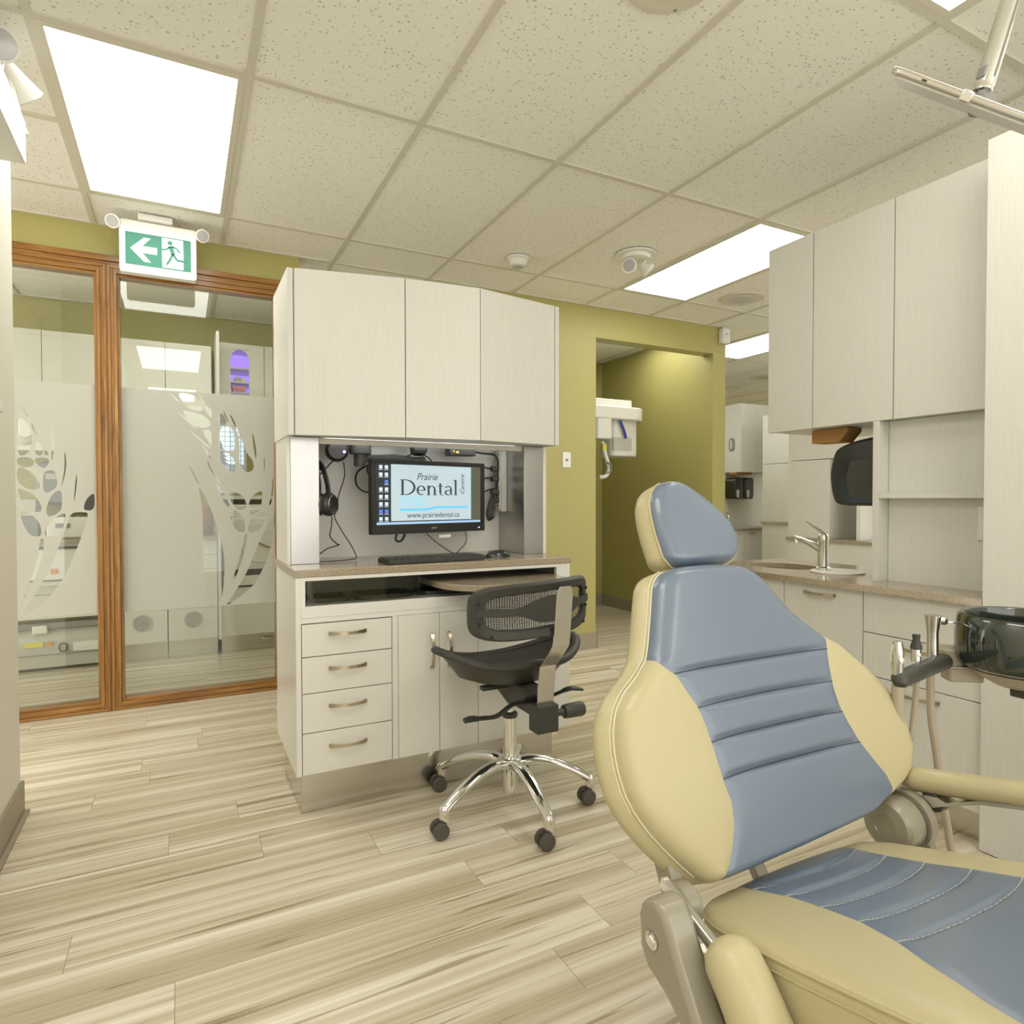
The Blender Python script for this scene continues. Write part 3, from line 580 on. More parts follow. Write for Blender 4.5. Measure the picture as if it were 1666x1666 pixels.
# serif lettering drawn from strokes
def stroke(mb, pts, ws):
    P = [Vector((p[0], p[1])) for p in pts]; n = len(P); L_, R_ = [], []
    for i in range(n):
        d = (P[min(i+1, n-1)]-P[max(i-1, 0)]).normalized(); q = Vector((-d.y, d.x)); w_ = ws[i] if isinstance(ws, (list, tuple)) else ws
        L_.append(P[i]+q*w_/2); R_.append(P[i]-q*w_/2)
    for i in range(n-1):
        mb.append([L_[i], L_[i+1], R_[i+1], R_[i]])
def arc(cx, cy, rx, ry, a0, a1, n=12): return [(cx+rx*math.cos(R(a0+(a1-a0)*k/n)), cy+ry*math.sin(R(a0+(a1-a0)*k/n))) for k in range(n+1)]
def thick(a0, a1, n, t0, t1): return [t0 + (t1-t0)*abs(math.cos(R(a0+(a1-a0)*k/n))) for k in range(n+1)]
GL = {}
T_, t_ = .115, .045
GL['D'] = (.82, [([(.14, 0), (.14, 1)], T_), ([(.02, .02), (.30, .02)], t_), ([(.02, .98), (.30, .98)], t_), (arc(.26, .5, .48, .48, -90, 90), thick(-90, 90, 12, t_, T_))])
GL['e'] = (.50, [(arc(.25, .31, .19, .29, 0, 300), thick(0, 300, 12, t_, T_*.9)), ([(.07, .31), (.44, .31)], t_)])
GL['n'] = (.60, [([(.13, 0), (.13, .62)], T_*.9), ([(.03, .015), (.23, .015)], t_*.8), ([(.02, .56), (.13, .60)], t_), (arc(.30, .38, .16, .21, 170, 0), thick(170, 0, 12, t_, T_*.8)), ([(.46, .38), (.46, 0)], T_*.9), ([(.36, .015), (.57, .015)], t_*.8)])
GL['t'] = (.36, [([(.15, .80), (.15, .12)], T_*.9), ([(.02, .60), (.32, .60)], t_), (arc(.25, .13, .10, .12, 180, 300), t_*1.2)])
GL['a'] = (.50, [(arc(.22, .45, .15, .14, 170, 0), t_*1.5), ([(.37, .46), (.37, .06)], T_*.9), (arc(.22, .17, .15, .15, 60, 300), thick(60, 300, 12, t_, T_*.8)), ([(.37, .06), (.46, .02)], t_)])
GL['l'] = (.28, [([(.13, 0), (.13, 1.05)], T_*.9), ([(.03, .015), (.24, .015)], t_*.8), ([(.02, 1.0), (.13, 1.04)], t_)])
quads = []; cx = 0
for ch in 'Dental':
    adv, st = GL[ch]; tmp = []
    for pts, ws in st: stroke(tmp, pts, ws)
    quads += [[(p.x+cx, p.y) for p in q] for q in tmp]; cx += adv*1.02
u0, u1, v0, v1 = .225, .745, .525, .735
dm = MB()
for i, q in enumerate(quads): dm.add([W3(u0 + (u1-u0)*p[0]/cx, v0 + (v1-v0)*p[1]) + mn*(.0001*(i % 5)) for p in q], [(0, 1, 2, 3)])
part('logo_word', dm, 'screen_text', scr, 0, 0)
base_rot = Matrix.Identity(4); zax = mn; yax = Vector((0, 0, 1)); xax = mdx
for i, a in enumerate((xax, yax, zax)):
    for j in range(3): base_rot[j][i] = a[j]
def txt(s, u, v, size, m_, name, shear=0, rot=0, sp_=1.): 
    mt = Matrix.Translation(mp_(u, v, .0006)) @ base_rot @ Matrix.Rotation(R(rot), 4, 'Z'); return text(s, size, m_, name, scr, mt, shear, .0001, space=sp_)
txt('Prairie', .365, .735, .040, 'screen_text', 'logo_word', .35); txt('Centre', .80, .535, .030, 'screen_text', 'logo_word', .3, 90)
txt('www.prairiedental.ca', .285, .215, .032, 'screen_text', 'web_address', 0, 0, .98)
bq = MB()
for k in range(9):
    uu = .235 + k*.026
    for s_ in range(6): 
        v_ = .365 + s_*.024
        bq.add([W3(uu-.009, v_), W3(uu, v_+.03), W3(uu+.009, v_), W3(uu, v_+.008)], [(0, 1, 2, 3)])
part('logo_bristles', bq, 'screen_bris', scr, 0, 0)
bh = MB(); tmp = []; stroke(tmp, [(.225, .325), (.46, .325), (.54, .355), (.83, .355)], .030)
for q in tmp: bh.add([W3(p.x, p.y) + mn*.0002 for p in q], [(0, 1, 2, 3)])
part('logo_brush_handle', bh, 'screen_brush', scr, 0, 0)
mt = Matrix.Translation(mp_(.515, .055, .0042)) @ base_rot; text('acer', .016, 'lgrey', 'brand_mark', mo, mt, .2, .0002, 'CENTER')
part('power_led', MB().box(*(lambda p: (p.x-.004, p.x+.004, p.y-.001, p.y+.001, p.z-.002, p.z+.002))(mp_(.94, .05, .004))), 'ledv', mo)
# monitor arm
t = thing('monitor_arm', (.66, 2.65, 1.24), 'black swing arm carrying the monitor from under the overhead cabinet', 'monitor arm')
part('mount', MB().cyl((.655, 2.62, 1.352), (.655, 2.62, 1.302), .044), 'blkm', t, .002)
part('pivot', MB().cyl((.655, 2.62, 1.302), (.655, 2.62, 1.252), .026), 'graph', t)
am = MB(); pr = [(.655, 2.62), (.78, 2.64), (.93, 2.66)]
am.prism([(.665, 2.61, 1.268), (.93, 2.64, 1.272), (.93, 2.64, 1.297), (.80, 2.625, 1.306), (.70, 2.61, 1.300), (.665, 2.61, 1.300)], (-.004, .03, 0))
part('arm', am, 'blkm', t, .004)
part('monitor_joint', MB().cyl((.93, 2.655, 1.30), (.93, 2.655, 1.10), .018).box(.87, .99, 2.60, 2.65, 1.07, 1.15), 'blkm', t)
# web camera puck with violet light
t = thing('webcam', (.575, 2.60, 1.27), 'round black camera with glowing violet light left of the monitor', 'camera')
part('body', MB().lathe([(.0, -.038), (.030, -.034), (.043, -.015), (.046, .0), (.043, .015), (.034, .024), (.0, .026)], (.556, 2.60, 1.312), (-.1, -1, 0)), 'blk', t)
part('mount', MB().cyl((.57, 2.63, 1.351), (.57, 2.63, 1.32), .05), 'blk', t)
part('led', MB().lathe([(.006, 0), (.005, .004), (.0, .005)], (.580, 2.574, 1.306), (0, -1, 0), 12), 'ledv', t)
# headphones on steel column
t = thing('headphones', (.485, 2.56, 1.05), 'black over-ear headphones hanging beside the left steel column', 'headphones')
hb = MB(); pts = spline([(.484, 2.62, 1.10), (.490, 2.615, 1.17), (.480, 2.60, 1.235), (.476, 2.56, 1.25), (.486, 2.52, 1.235), (.499, 2.50, 1.17), (.503, 2.50, 1.11)], 6)
hb.tube(pts, .020, 10, True, ((1, 0, 0), .35)); part('headband', hb, 'blk', t)
part('band_mark', B(.4965, .5045, 2.489, 2.4925, 1.168, 1.176), 'white', t)
for q in ((.505, 2.508, 1.098), (.49, 2.62, 1.098)):
    c_ = part('ear_cup', MB().lathe([(.0, -.022), (.036, -.020), (.045, -.010), (.046, .006), (.038, .018), (.0, .021)], q, (.75, -.66, 0)), 'blk', t)
    part('cup_ring', MB().lathe([(.034, .0185), (.036, .0195), (.034, .021)], q, (.75, -.66, 0)), 'chrome_s', c_)
def cable(pts, r, label, m_='blk', n=8): 
    o = part('cable', MB().tube(spline(pts, n), r, 8), m_); return tag(o, label, 'cable')
cable([(.515, 2.50, 1.052), (.512, 2.50, 1.01), (.508, 2.505, .975), (.535, 2.515, .945), (.545, 2.52, .94), (.50, 2.53, .925), (.472, 2.545, .90)], .0022, 'thin black headphone cord hanging beside the left steel column')
cable([(.582, 2.60, 1.268), (.588, 2.61, 1.21), (.568, 2.63, 1.13), (.565, 2.63, 1.08), (.55, 2.62, 1.045), (.575, 2.59, .985), (.605, 2.57, .93), (.622, 2.56, .886), (.60, 2.55, .879), (.54, 2.53, .877), (.472, 2.52, .877)], .0022, 'thin black camera cable looping down to the worktop left of the monitor')
cable([(.54, 2.60, 1.27), (.51, 2.58, 1.24), (.485, 2.57, 1.215)], .003, 'short black lead between the round camera and the headphones')
cable([(.70, 2.66, 1.262), (.655, 2.67, 1.23), (.65, 2.67, 1.18), (.68, 2.66, 1.15), (.72, 2.64, 1.145)], .004, 'thick black cable loop behind the left edge of the monitor')
cable([(.70, 2.64, 1.262), (.69, 2.65, 1.24), (.705, 2.65, 1.215), (.735, 2.64, 1.21)], .0035, 'small inner cable loop behind the monitor top left corner')
cable([(.88, 2.63, 1.31), (.85, 2.64, 1.295), (.83, 2.65, 1.27)], .003, 'left cable fanning down from the black hub above the monitor')
cable([(.93, 2.63, 1.31), (.965, 2.64, 1.29), (.985, 2.65, 1.26)], .003, 'right cable fanning down from the black hub above the monitor')
cable([(.92, 2.64, 1.31), (.945, 2.65, 1.29), (.955, 2.66, 1.26)], .003, 'inner cable fanning down from the black hub above the monitor')
t = part('cable_hub', MB().cyl((.905, 2.62, 1.351), (.905, 2.62, 1.325), .037).lathe([(.037, 0), (.034, -.012), (.020, -.022), (0, -.024)], (.905, 2.62, 1.325)), 'blk'); tag(t, 'round black cable grommet under the cabinet above the monitor', 'cable hub')
t = thing('power_adapter', (1.09, 2.63, 1.30), 'flat black power adapter fixed under the overhead cabinet', 'power adapter')
part('body', B(1.04, 1.165, 2.60, 2.66, 1.308, 1.345), 'blk', t, .004); part('label_light', B(1.055, 1.063, 2.598, 2.60, 1.322, 1.330), 'orange', t)
part('sticker', B(1.07, 1.082, 2.598, 2.60, 1.318, 1.327), 'yellow', t)
cable([(1.165, 2.63, 1.33), (1.22, 2.65, 1.325), (1.285, 2.67, 1.322), (1.31, 2.68, 1.30), (1.315, 2.69, 1.25), (1.315, 2.70, 1.18), (1.318, 2.70, 1.12)], .0045, 'black cord running from the power adapter down the power strip')
cable([(1.19, 2.66, 1.245), (1.23, 2.67, 1.262), (1.27, 2.69, 1.26), (1.315, 2.695, 1.255)], .004, 'black cord from monitor edge to the upper plug')
cable([(1.19, 2.66, 1.165), (1.215, 2.67, 1.20), (1.26, 2.69, 1.215), (1.315, 2.695, 1.212)], .004, 'black cord from monitor edge to the second plug')
cable([(1.18, 2.66, 1.09), (1.20, 2.67, 1.12), (1.24, 2.68, 1.15), (1.29, 2.69, 1.165), (1.32, 2.70, 1.155)], .0035, 'black cord curling from monitor edge to the lowest plug')
t = thing('power_strip', (1.34, 2.70, 1.06), 'vertical metal power strip with black plugs inside the right steel column', 'power strip')
part('housing', B(1.322, 1.3515, 2.665, 2.725, 1.06, 1.345), 'lgrey', t, .002)
sk = part('socket_row', MB().box(1.319, 1.3225, 2.675, 2.712, 1.07, 1.34), 'white', t)
for k in range(9): part('socket', MB().lathe([(.007, 0), (.006, .001)], (1.3185, 2.693, 1.085+k*.030), (-1, 0, 0), 12), 'grey', sk)
for z_ in (1.258, 1.212, 1.150, 1.112):
    tt = part('plug', MB().prism([(1.318, y, z) for y, z in rrect(2.693, z_, .032, .026, .008)], (-.034, 0, 0)), 'blkm', None, .003); tag(tt, {1.258: 'topmost black plug in the power strip', 1.212: 'second black plug from the top in the power strip', 1.150: 'third black plug in the power strip', 1.112: 'lowest black plug in the power strip above the coiled cord'}[z_], 'plug')
cl = MB()
for k in range(4):
    dx = k*.006; cl.tube(spline([(1.285, 2.68, 1.14-k*.004), (1.262+dx, 2.665, 1.11), (1.245+dx, 2.66, 1.05), (1.255+dx, 2.66, 1.02+k*.004), (1.275+dx*.5, 2.665, 1.04), (1.285, 2.67, 1.09), (1.295, 2.68, 1.13)], 6), .0045, 8)
t = part('coiled_cord', cl, 'blk'); tag(t, 'bundled black power cord hanging from the power strip', 'cord')
cable([(.93, 2.60, .972), (.98, 2.60, .93), (1.02, 2.56, .895), (1.03, 2.52, .884)], .002, 'thin cable falling from the monitor to the keyboard back edge')
cable([(1.13, 2.64, .972), (1.135, 2.64, .945), (1.12, 2.62, .92), (1.07, 2.57, .895), (1.035, 2.53, .884)], .002, 'thin cable curving from monitor right side down to the keyboard')
cable([(1.02, 2.52, .880), (1.09, 2.50, .876), (1.16, 2.47, .877)], .002, 'mouse cable lying across the worktop behind the keyboard')
t = part('cable_tail', MB().tube(spline([(.78, 2.53, .975), (.775, 2.53, .955), (.785, 2.53, .945), (.805, 2.54, .95), (.82, 2.55, .972)]), .005, 8), 'blk'); tag(t, 'short black plug and lead hanging under the monitor left side', 'cable')
t = part('cable_tie', B(.985, 1.04, 2.59, 2.60, .950, .966), 'white', None, .002); tag(t, 'small white cable tag under the monitor', 'tag')
# keyboard
t = thing('keyboard', (.90, 2.40, .872), 'thin black computer keyboard lying on the centre worktop', 'keyboard')
kr = R(14); kx, ky = Vector((math.cos(kr)*1., math.sin(kr)*.30, 0)).normalized(), None
ky = Vector((-kx.y, kx.x, 0)); kc = Vector((.885, 2.395, .881))
part('body', MB().obox(kc, kx, ky, (0, 0, 1), .205, .062, .0085), 'blkm', t, .003)
for rr_ in range(5):
    row = MB()
    for k in range(15): row.obox(kc + kx*(-.188 + k*.0268) + ky*(-.046 + rr_*.0225) + Vector((0, 0, .0105)), kx, ky, (0, 0, 1), .0112, .0092, .0025)
    part('key_row', row, 'graph', t, .001)
t = thing('computer_mouse', (1.185, 2.42, .872), 'glossy black computer mouse beside the keyboard', 'mouse')
rows = []
for i in range(9):
    a = math.pi/2*i/8; rows.append([(1.188 + .058*math.cos(a)**.7*math.cos(q), 2.425 + .032*math.cos(a)**.7*math.sin(q), .8725 + .030*math.sin(a)) for q in [2*math.pi*k/24 for k in range(24)]])
part('shell', MB().grid(rows, wrap=True), 'darkgl', t); part('wheel', MB().cyl((1.150, 2.418, .8935), (1.150, 2.428, .8935), .007, 12), 'graph', t)
#@@STERIL
# ================================================================ STERILIZATION ROOM behind the glass
SF = 5.06
for k, (xa, xb) in enumerate(((-1.35, -.815), (-.815, -.37), (-.37, -.09), (-.09, .212))):
    t = thing('wall_cabinet', ((xa+xb)/2, 5.4, 1.45), ['white overhead cabinet at the far left behind the left glass pane', 'wide white overhead cabinet behind the left glass pane and oak post', 'white overhead cabinet just right of the oak post behind glass', 'white overhead cabinet beside the tall white divider behind glass'][k], 'cabinet', 'overhead cabinets in the sterilization room')
    part('carcass', B(xa+.001, xb-.001, 5.27, 5.595, 1.45, 2.25), 'gloss_white', t); part('door', B(xa+.002, xb-.002, 5.25, 5.269, 1.447, 2.25), 'gloss_white', t, .001)
t = part('divider_panel', B(.232, .252, 5.0, 5.595, .12, 2.31), 'gloss_white'); tag(t, 'tall thin white divider panel in the sterilization room', 'panel')
uv = thing('uv_cabinet', (.42, 5.4, 1.8), 'white overhead cabinet with an arched violet lit window', 'cabinet')
ar = [(x, z) for x, z in [(.345, 1.915), (.465, 1.915)]] + [(.405+.06*math.cos(R(a)), 2.185+.06*math.sin(R(a))) for a in range(0, 181, 15)]
dd = MB(); dd.box(.254, .340, 5.25, 5.27, 1.80, 2.29); dd.box(.470, .575, 5.25, 5.27, 1.80, 2.29); dd.box(.340, .470, 5.25, 5.27, 1.80, 1.912); dd.box(.340, .470, 5.25, 5.27, 2.248, 2.29)
for a in range(0, 90, 15):
    for s_ in (1, -1):
        c0, c1 = R(a), R(a+15); q = [(.405+s_*.06*math.cos(c0), 2.185+.06*math.sin(c0)), (.405+s_*.065, 2.185+.06*math.sin(c0)), (.405+s_*.065, 2.185+.06*math.sin(c1)), (.405+s_*.06*math.cos(c1), 2.185+.06*math.sin(c1))]
        dd.prism([(x, 5.25, z) for x, z in q], (0, .02, 0))
part('door', dd, 'gloss_white', uv)
part('carcass', MB().box(.254, .272, 5.27, 5.595, 1.80, 2.29).box(.557, .575, 5.27, 5.595, 1.80, 2.29).box(.272, .557, 5.27, 5.595, 2.272, 2.29).box(.272, .557, 5.27, 5.595, 1.80, 1.818), 'white', uv)
part('violet_back', B(.272, .557, 5.58, 5.59, 1.82, 2.27), 'uv', uv)
for z_ in (1.925, 2.005, 2.11): part('shelf', B(.272, .557, 5.30, 5.58, z_, z_+.012), 'white', uv)
t = part('basket', MB().prism([(x, 5.32, z) for x, z in [(.36, 1.94), (.45, 1.94), (.455, 1.985), (.355, 1.985)]], (0, .12, 0)), 'pink'); tag(t, 'pink plastic basket on the lowest shelf behind the violet window', 'basket')
t = part('storage_box', B(.375, .425, 5.32, 5.42, 2.018, 2.055), 'lgrey'); tag(t, 'small grey box on the shelf above the pink basket', 'box')
t = part('storage_box', B(.425, .455, 5.32, 5.42, 2.018, 2.045), 'white'); tag(t, 'small pale box beside the grey box in the violet window', 'box')
t = thing('wall_cabinet', (.75, 5.4, 1.5), 'white overhead cabinet right of the violet window behind glass', 'cabinet', 'overhead cabinets in the sterilization room')
part('carcass', B(.578, 1.2, 5.27, 5.595, 1.75, 2.29), 'gloss_white', t); part('door', B(.580, 1.2, 5.25, 5.269, 1.747, 2.29), 'gloss_white', t, .001)
for k, (xa, xb) in enumerate(((-1.35, -.40), (-.375, -.09), (-.086, .229), (.255, .66), (.664, 1.1))):
    lab = ['white counter front above the grey machine behind the left pane', 'white base cabinet with round vent left of the other vented one', 'white base cabinet with round vent beside the tall divider', 'white base cabinet right of the tall divider behind glass', 'white base cabinet behind the workstation in the sterilization room'][k]
    t = thing('base_cabinet', ((xa+xb)/2, SF+.2, 0), lab, 'cabinet')
    z0_ = .345 if k == 0 else .128
    z1_ = .83
    if k >= 3: z1_ = .36
    if k == 0:
        part('carcass', B(xa, xb, SF+.02, 5.595, .50, .83), 'gloss_white', t); part('drawer', B(xa, xb, SF, SF+.019, .345, .50), 'gloss_white', t, .001)
        part('drawer', B(xa, xb, SF, SF+.019, .503, .83), 'gloss_white', t, .001)
    else:
        part('carcass', B(xa+.001, xb-.001, SF+.02, 5.595, .128, z1_), 'gloss_white', t); d = part('door', B(xa+.001, xb-.001, SF, SF+.019, .128, .62 if k < 3 else .36), 'gloss_white', t, .001)
        if k < 3:
            for zq in (.622, .727): part('drawer', B(xa+.001, xb-.001, SF, SF+.019, zq, zq+.102), 'gloss_white', t, .001)
        part('toe_kick', B(xa, xb, SF+.045, 5.5, 0, .127), 'steel', t)
        if k in (1, 2):
            cxv = (-.245, .071)[k-1]; rg = part('vent_grille', MB().lathe([(.060, 0), (.060, .008), (.049, .008), (.049, .001)], (cxv, SF, .268), (0, -1, 0), 32), 'lgrey', d)
            lv = MB()
            for q in range(8):
                zq = -.040 + q*.0115; hw = math.sqrt(max(.049**2-zq**2, 0)); lv.box(cxv-hw, cxv+hw, SF-.006, SF-.001, .268+zq-.003, .268+zq+.003)
            part('louvre', lv, 'white', rg); part('duct', MB().lathe([(.049, .0005), (.048, .001)], (cxv, SF, .268), (0, -1, 0)), 'gap', rg)
        if k == 3: pd = part('toe_drawer', B(.44, .65, SF+.038, SF+.046, .012, .125), 'steel', t, .001); bow_handle('handle', (.53, SF+.037, .085), (.61, SF+.037, .085), (0, -1, 0), pd)
t = part('worktop', B(-1.35, .231, SF-.02, 5.595, .83, .858), 'stone'); tag(t, 'stone worktop in the sterilization room behind the glass', 'worktop')
t = part('upper_ledge', B(.253, 1.3, 5.20, 5.595, 1.12, 1.15), 'gloss_white'); tag(t, 'white ledge under the sterilization room window', 'ledge')
# window with blinds
wi = thing('window_2', (.39, 5.6, 1.17), None, None); wi['kind'] = 'structure'
part('window_frame', MB().box(.255, .275, 5.57, 5.598, 1.16, 1.72).box(.455, .475, 5.57, 5.598, 1.16, 1.72).box(.275, .455, 5.57, 5.598, 1.70, 1.72).box(.275, .455, 5.57, 5.598, 1.16, 1.175), 'edge_white', wi)
em('daylight', (.62, .72, .82), 1.0); em('spruce', (.10, .14, .13), .8); em('siding', (.30, .34, .38), .8)
part('outdoor_view', B(.275, .455, 5.590, 5.594, 1.40, 1.70), 'daylight', wi); part('outdoor_view', B(.275, .455, 5.590, 5.594, 1.175, 1.40), 'siding', wi)
tr_ = MB()
for k in range(6): tr_.prism([(.275, 5.588, 1.40+k*.03), (.35-k*.010, 5.588, 1.395+k*.03), (.275, 5.588, 1.455+k*.03)], (0, -.002, 0))
part('outdoor_tree', tr_, 'spruce', wi)
br_ = MB()
for x in (.315, .355, .395, .43): br_.box(x, x+.003, 5.58, 5.584, 1.175, 1.70)
for k in range(13): br_.box(.275, .455, 5.58, 5.584, 1.20+k*.038, 1.203+k*.038)
part('window_grid', br_, 'grey', wi)
# sterilization equipment
t = thing('towel_dispenser', (-.69, 5.4, 1.0), 'dark smoked towel dispenser seen through the left wheat pattern', 'dispenser')
part('shell', MB().prism([(x, 5.42, z) for x, z in rrect(-.79, 1.235, .20, .30, .06)], (0, .17, 0)), 'grey', t, .02); part('label', B(-.83, -.75, 5.417, 5.42, 1.26, 1.30), 'lgrey', t)
t = thing('towel_dispenser', (-.60, 5.4, 1.0), 'second darker dispenser right of the smoked one behind left pane', 'dispenser')
part('shell', MB().prism([(x, 5.44, z) for x, z in rrect(-.60, 1.14, .14, .24, .04)], (0, .15, 0)), 'graph', t, .02)
t = thing('wall_clock_vent', (-.95, 5.2, 1.5), 'oval chrome glove holder at far left behind the left pane', 'glove holder')
t.name = 'glove_holder'; ORG[t.name] = Vector((-.95, 5.2, 1.5))
part('rim', MB().prism([(x, 5.248, z) for x, z in rrect(-.91, 1.62, .13, .27, .06)], (0, -.012, 0)), 'chrome_s', t, .004); part('glove', MB().prism([(x, 5.235, z) for x, z in rrect(-.905, 1.60, .07, .14, .03)], (0, -.012, 0)), 'white', t, .01)
t = thing('ultrasonic_cleaner', (-.55, 5.3, .858), 'cream countertop cleaner with a wire rack behind the left pane', 'cleaner')
part('body', MB().prism([(x, 5.16, z) for x, z in rrect(-.58, .93, .42, .14, .02)], (0, .30, 0)), 'white', t, .01); part('panel', B(-.74, -.66, 5.155, 5.16, .93, .96), 'grey', t)
wr = MB()
for k in range(8): wr.tube([(-.74+k*.045, 5.18, 1.0), (-.74+k*.045, 5.40, 1.02)], .004, 6)
part('wire_rack', wr, 'chrome', t)
t = thing('sterilizer_box', (-.62, 5.05, .50), 'white sterilizer with orange button under the worktop behind left pane', 'sterilizer')
part('body', MB().box(-.88, -.42, 5.03, 5.059, .56, .80), 'white', t, .006); part('display', B(-.60, -.51, 5.025, 5.03, .745, .768), 'graph', t); part('button', B(-.75, -.715, 5.020, 5.03, .64, .67), 'orange', t)
part('slot', B(-.86, -.44, 5.027, 5.03, .59, .60), 'grey', t); part('handle_bar', B(-.86, -.44, 5.02, 5.03, .80, .815), 'graph', t)
t = thing('storage_tub', (-.9, 5.3, .858), 'stacked grey tubs on the worktop at far left behind glass', 'tub')
part('tub', B(-.98, -.84, 5.2, 5.4, .859, 1.01), 'grey', t, .006); part('lid', B(-.985, -.835, 5.195, 5.405, 1.01, 1.03), 'lgrey', t, .004); part('tub', B(-.98, -.85, 5.2, 5.4, 1.03, 1.12), 'lgrey', t, .006)
t = thing('floor_machine', (-.9, 5.1, 0), 'long pale grey machine with yellow label at floor level', 'machine')
part('housing', MB().prism([(-1.3, SF+.03, .02), (-1.3, SF+.01, .20), (-1.3, SF+.06, .27), (-1.3, 5.4, .27), (-1.3, 5.4, .02)], (.88, 0, 0)), 'lgrey', t, .006)
part('yellow_label', B(-.90, -.80, SF+.004, SF+.012, .165, .195), 'yellow', t); part('warning_label', B(-.78, -.755, SF+.004, SF+.012, .17, .195), 'orange', t)
part('rating_plate', B(-.64, -.50, SF+.004, SF+.012, .12, .18), 'white', t); part('seam', B(-1.3, -.42, SF+.003, SF+.011, .108, .112), 'grey', t)
part('top_rail', B(-1.3, -.42, SF+.03, SF+.10, .275, .315), 'grey', t); part('bracket', B(-.86, -.78, SF+.01, SF+.05, .25, .30), 'white', t, .003)
part('ring', MB().tube([(-.695+.022*math.cos(a), SF+.006, .15+.028*math.sin(a)) for a in [2*math.pi*k/20 for k in range(21)]], .004, 6), 'graph', t)
t = thing('autoclave', (.55, 5.25, .40), 'large white rounded autoclave seen through the right wheat pattern', 'autoclave')
part('body', MB().prism([(x, 5.08, z) for x, z in rrect(.60, .78, .62, .42, .08)], (0, .45, 0)), 'white', t, .02)
part('top_cover', MB().prism([(x, 5.12, z) for x, z in rrect(.60, 1.03, .58, .10, .03)], (0, .4, 0)), 'white', t, .01)
part('door', MB().prism([(x, 5.078, z) for x, z in rrect(.62, .80, .46, .30, .12)], (0, -.012, 0)), 'edge_white', t, .006)
part('slot', B(.33, .88, 5.072, 5.078, .575, .605), 'graph', t)
part('door_hose', MB().tube(spline([(.50, 5.06, .80), (.60, 5.05, .76), (.70, 5.05, .80), (.74, 5.06, .86)]), .006, 6), 'brownb', t)
t = thing('cassette_drawer_unit', (.55, 5.2, .36), 'slotted white drawer unit under the autoclave behind glass', 'drawer unit')
part('body', B(.27, .95, 5.07, 5.5, .37, .56), 'white', t); part('slot', B(.33, .88, 5.064, 5.07, .475, .49), 'graph', t); part('slot', B(.40, .60, 5.064, 5.07, .40, .42), 'grey', t)
t = part('storage_jar', MB().lathe([(.045, 0), (.052, .01), (.055, .20), (.048, .22)], (.16, 5.3, .858)), 'brownb'); tag(t, 'tall brown container on the worktop beside the divider', 'container')
#@@RIGHT
# ================================================================ RIGHT CABINET RUN
def plate(name, outer, holes, z0, z1, m_, parent=None):
    cu = bpy.data.curves.new(name, 'CURVE'); cu.dimensions = '2D'; cu.fill_mode = 'BOTH'; cu.extrude = (z1-z0)/2
    for poly in [outer] + holes:
        sp_ = cu.splines.new('POLY'); sp_.points.add(len(poly)-1); sp_.use_cyclic_u = True
        for p, (a, c) in zip(sp_.points, poly): p.co = (a, c, 0, 1)
    t_ = bpy.data.objects.new(name, cu); me = bpy.data.meshes.new_from_object(t_); bpy.data.objects.remove(t_)
    me.materials.append(M[m_]); o = bpy.data.objects.new(name, me); C.objects.link(o); org = Vector((0, 0, (z0+z1)/2))
    o.location = org - (ORG[parent.name] if parent else Vector()); ORG[o.name] = org
    if parent: o.parent = parent
    return o
def ell(cx, cy, a, b_, n=40): return [(cx+a*math.cos(2*math.pi*k/n), cy+b_*math.sin(2*math.pi*k/n)) for k in range(n)]
SINK = (2.53, 2.095)
t = thing('base_cabinet', (2.5, 1.3, 0), 'white base cabinet with three drawers beside the tall right cabinet', 'cabinet')
part('carcass', B(2.272, 2.85, 1.109, 1.509, .11, .776), 'laminate', t); part('toe_kick', B(2.30, 2.33, 1.109, 1.509, 0, .11), 'steel', t)
for za, zb in ((.625, .775), (.467, .622), (.112, .464)):
    d = part('drawer', B(2.25, 2.27, 1.110, 1.508, za, zb), 'laminate', t, .001)
    zh = {.625: .70, .467: .592, .112: .430}[za]
    if za < .6: bow_handle('handle', (2.25, 1.375, zh), (2.25, 1.235, zh), (-1, 0, 0), d)
t = thing('base_cabinet', (2.5, 1.68, 0), 'white base cabinet with one nickel handle under the faucet', 'cabinet')
part('carcass', B(2.272, 2.84, 1.511, 1.861, .11, .775), 'laminate', t); d = part('door', B(2.25, 2.27, 1.512, 1.860, .112, .775), 'laminate', t, .001)
bow_handle('handle', (2.25, 1.760, .742), (2.25, 1.622, .742), (-1, 0, 0), d); part('toe_kick', B(2.30, 2.33, 1.511, 1.861, 0, .11), 'base', t)
t = thing('base_cabinet', (2.5, 2.1, 0), 'white sink base cabinet half hidden behind the dental chair back', 'cabinet')
part('carcass', MB().box(2.272, 2.29, 1.863, 2.36, .11, .775).box(2.82, 2.84, 1.863, 2.36, .11, .775).box(2.29, 2.82, 2.34, 2.36, .11, .775), 'laminate', t)
d = part('door', B(2.25, 2.27, 1.864, 2.36, .112, .775), 'laminate', t, .001); bow_handle('handle', (2.25, 2.18, .742), (2.25, 2.04, .742), (-1, 0, 0), d)
part('toe_kick', B(2.30, 2.33, 1.863, 2.36, 0, .11), 'base', t)
t = plate('worktop', [(2.222, 1.107), (2.428, 1.107), (2.428, 1.53), (2.85, 1.53), (2.85, 2.38), (2.222, 2.38)], [ell(*SINK, .125, .17)], .777, .800, 'stone'); tag(t, 'speckled stone worktop of the right cabinets with the sink hole', 'worktop')
t = thing('sink', (*SINK, .65), 'oval beige undermount sink left of the chrome faucet', 'sink')
rows = [[(x, y, z) for x, y in ell(*SINK, a, b_)] for a, b_, z in ((.130, .175, .7765), (.122, .165, .76), (.115, .155, .70), (.08, .11, .665), (.001, .001, .66))]
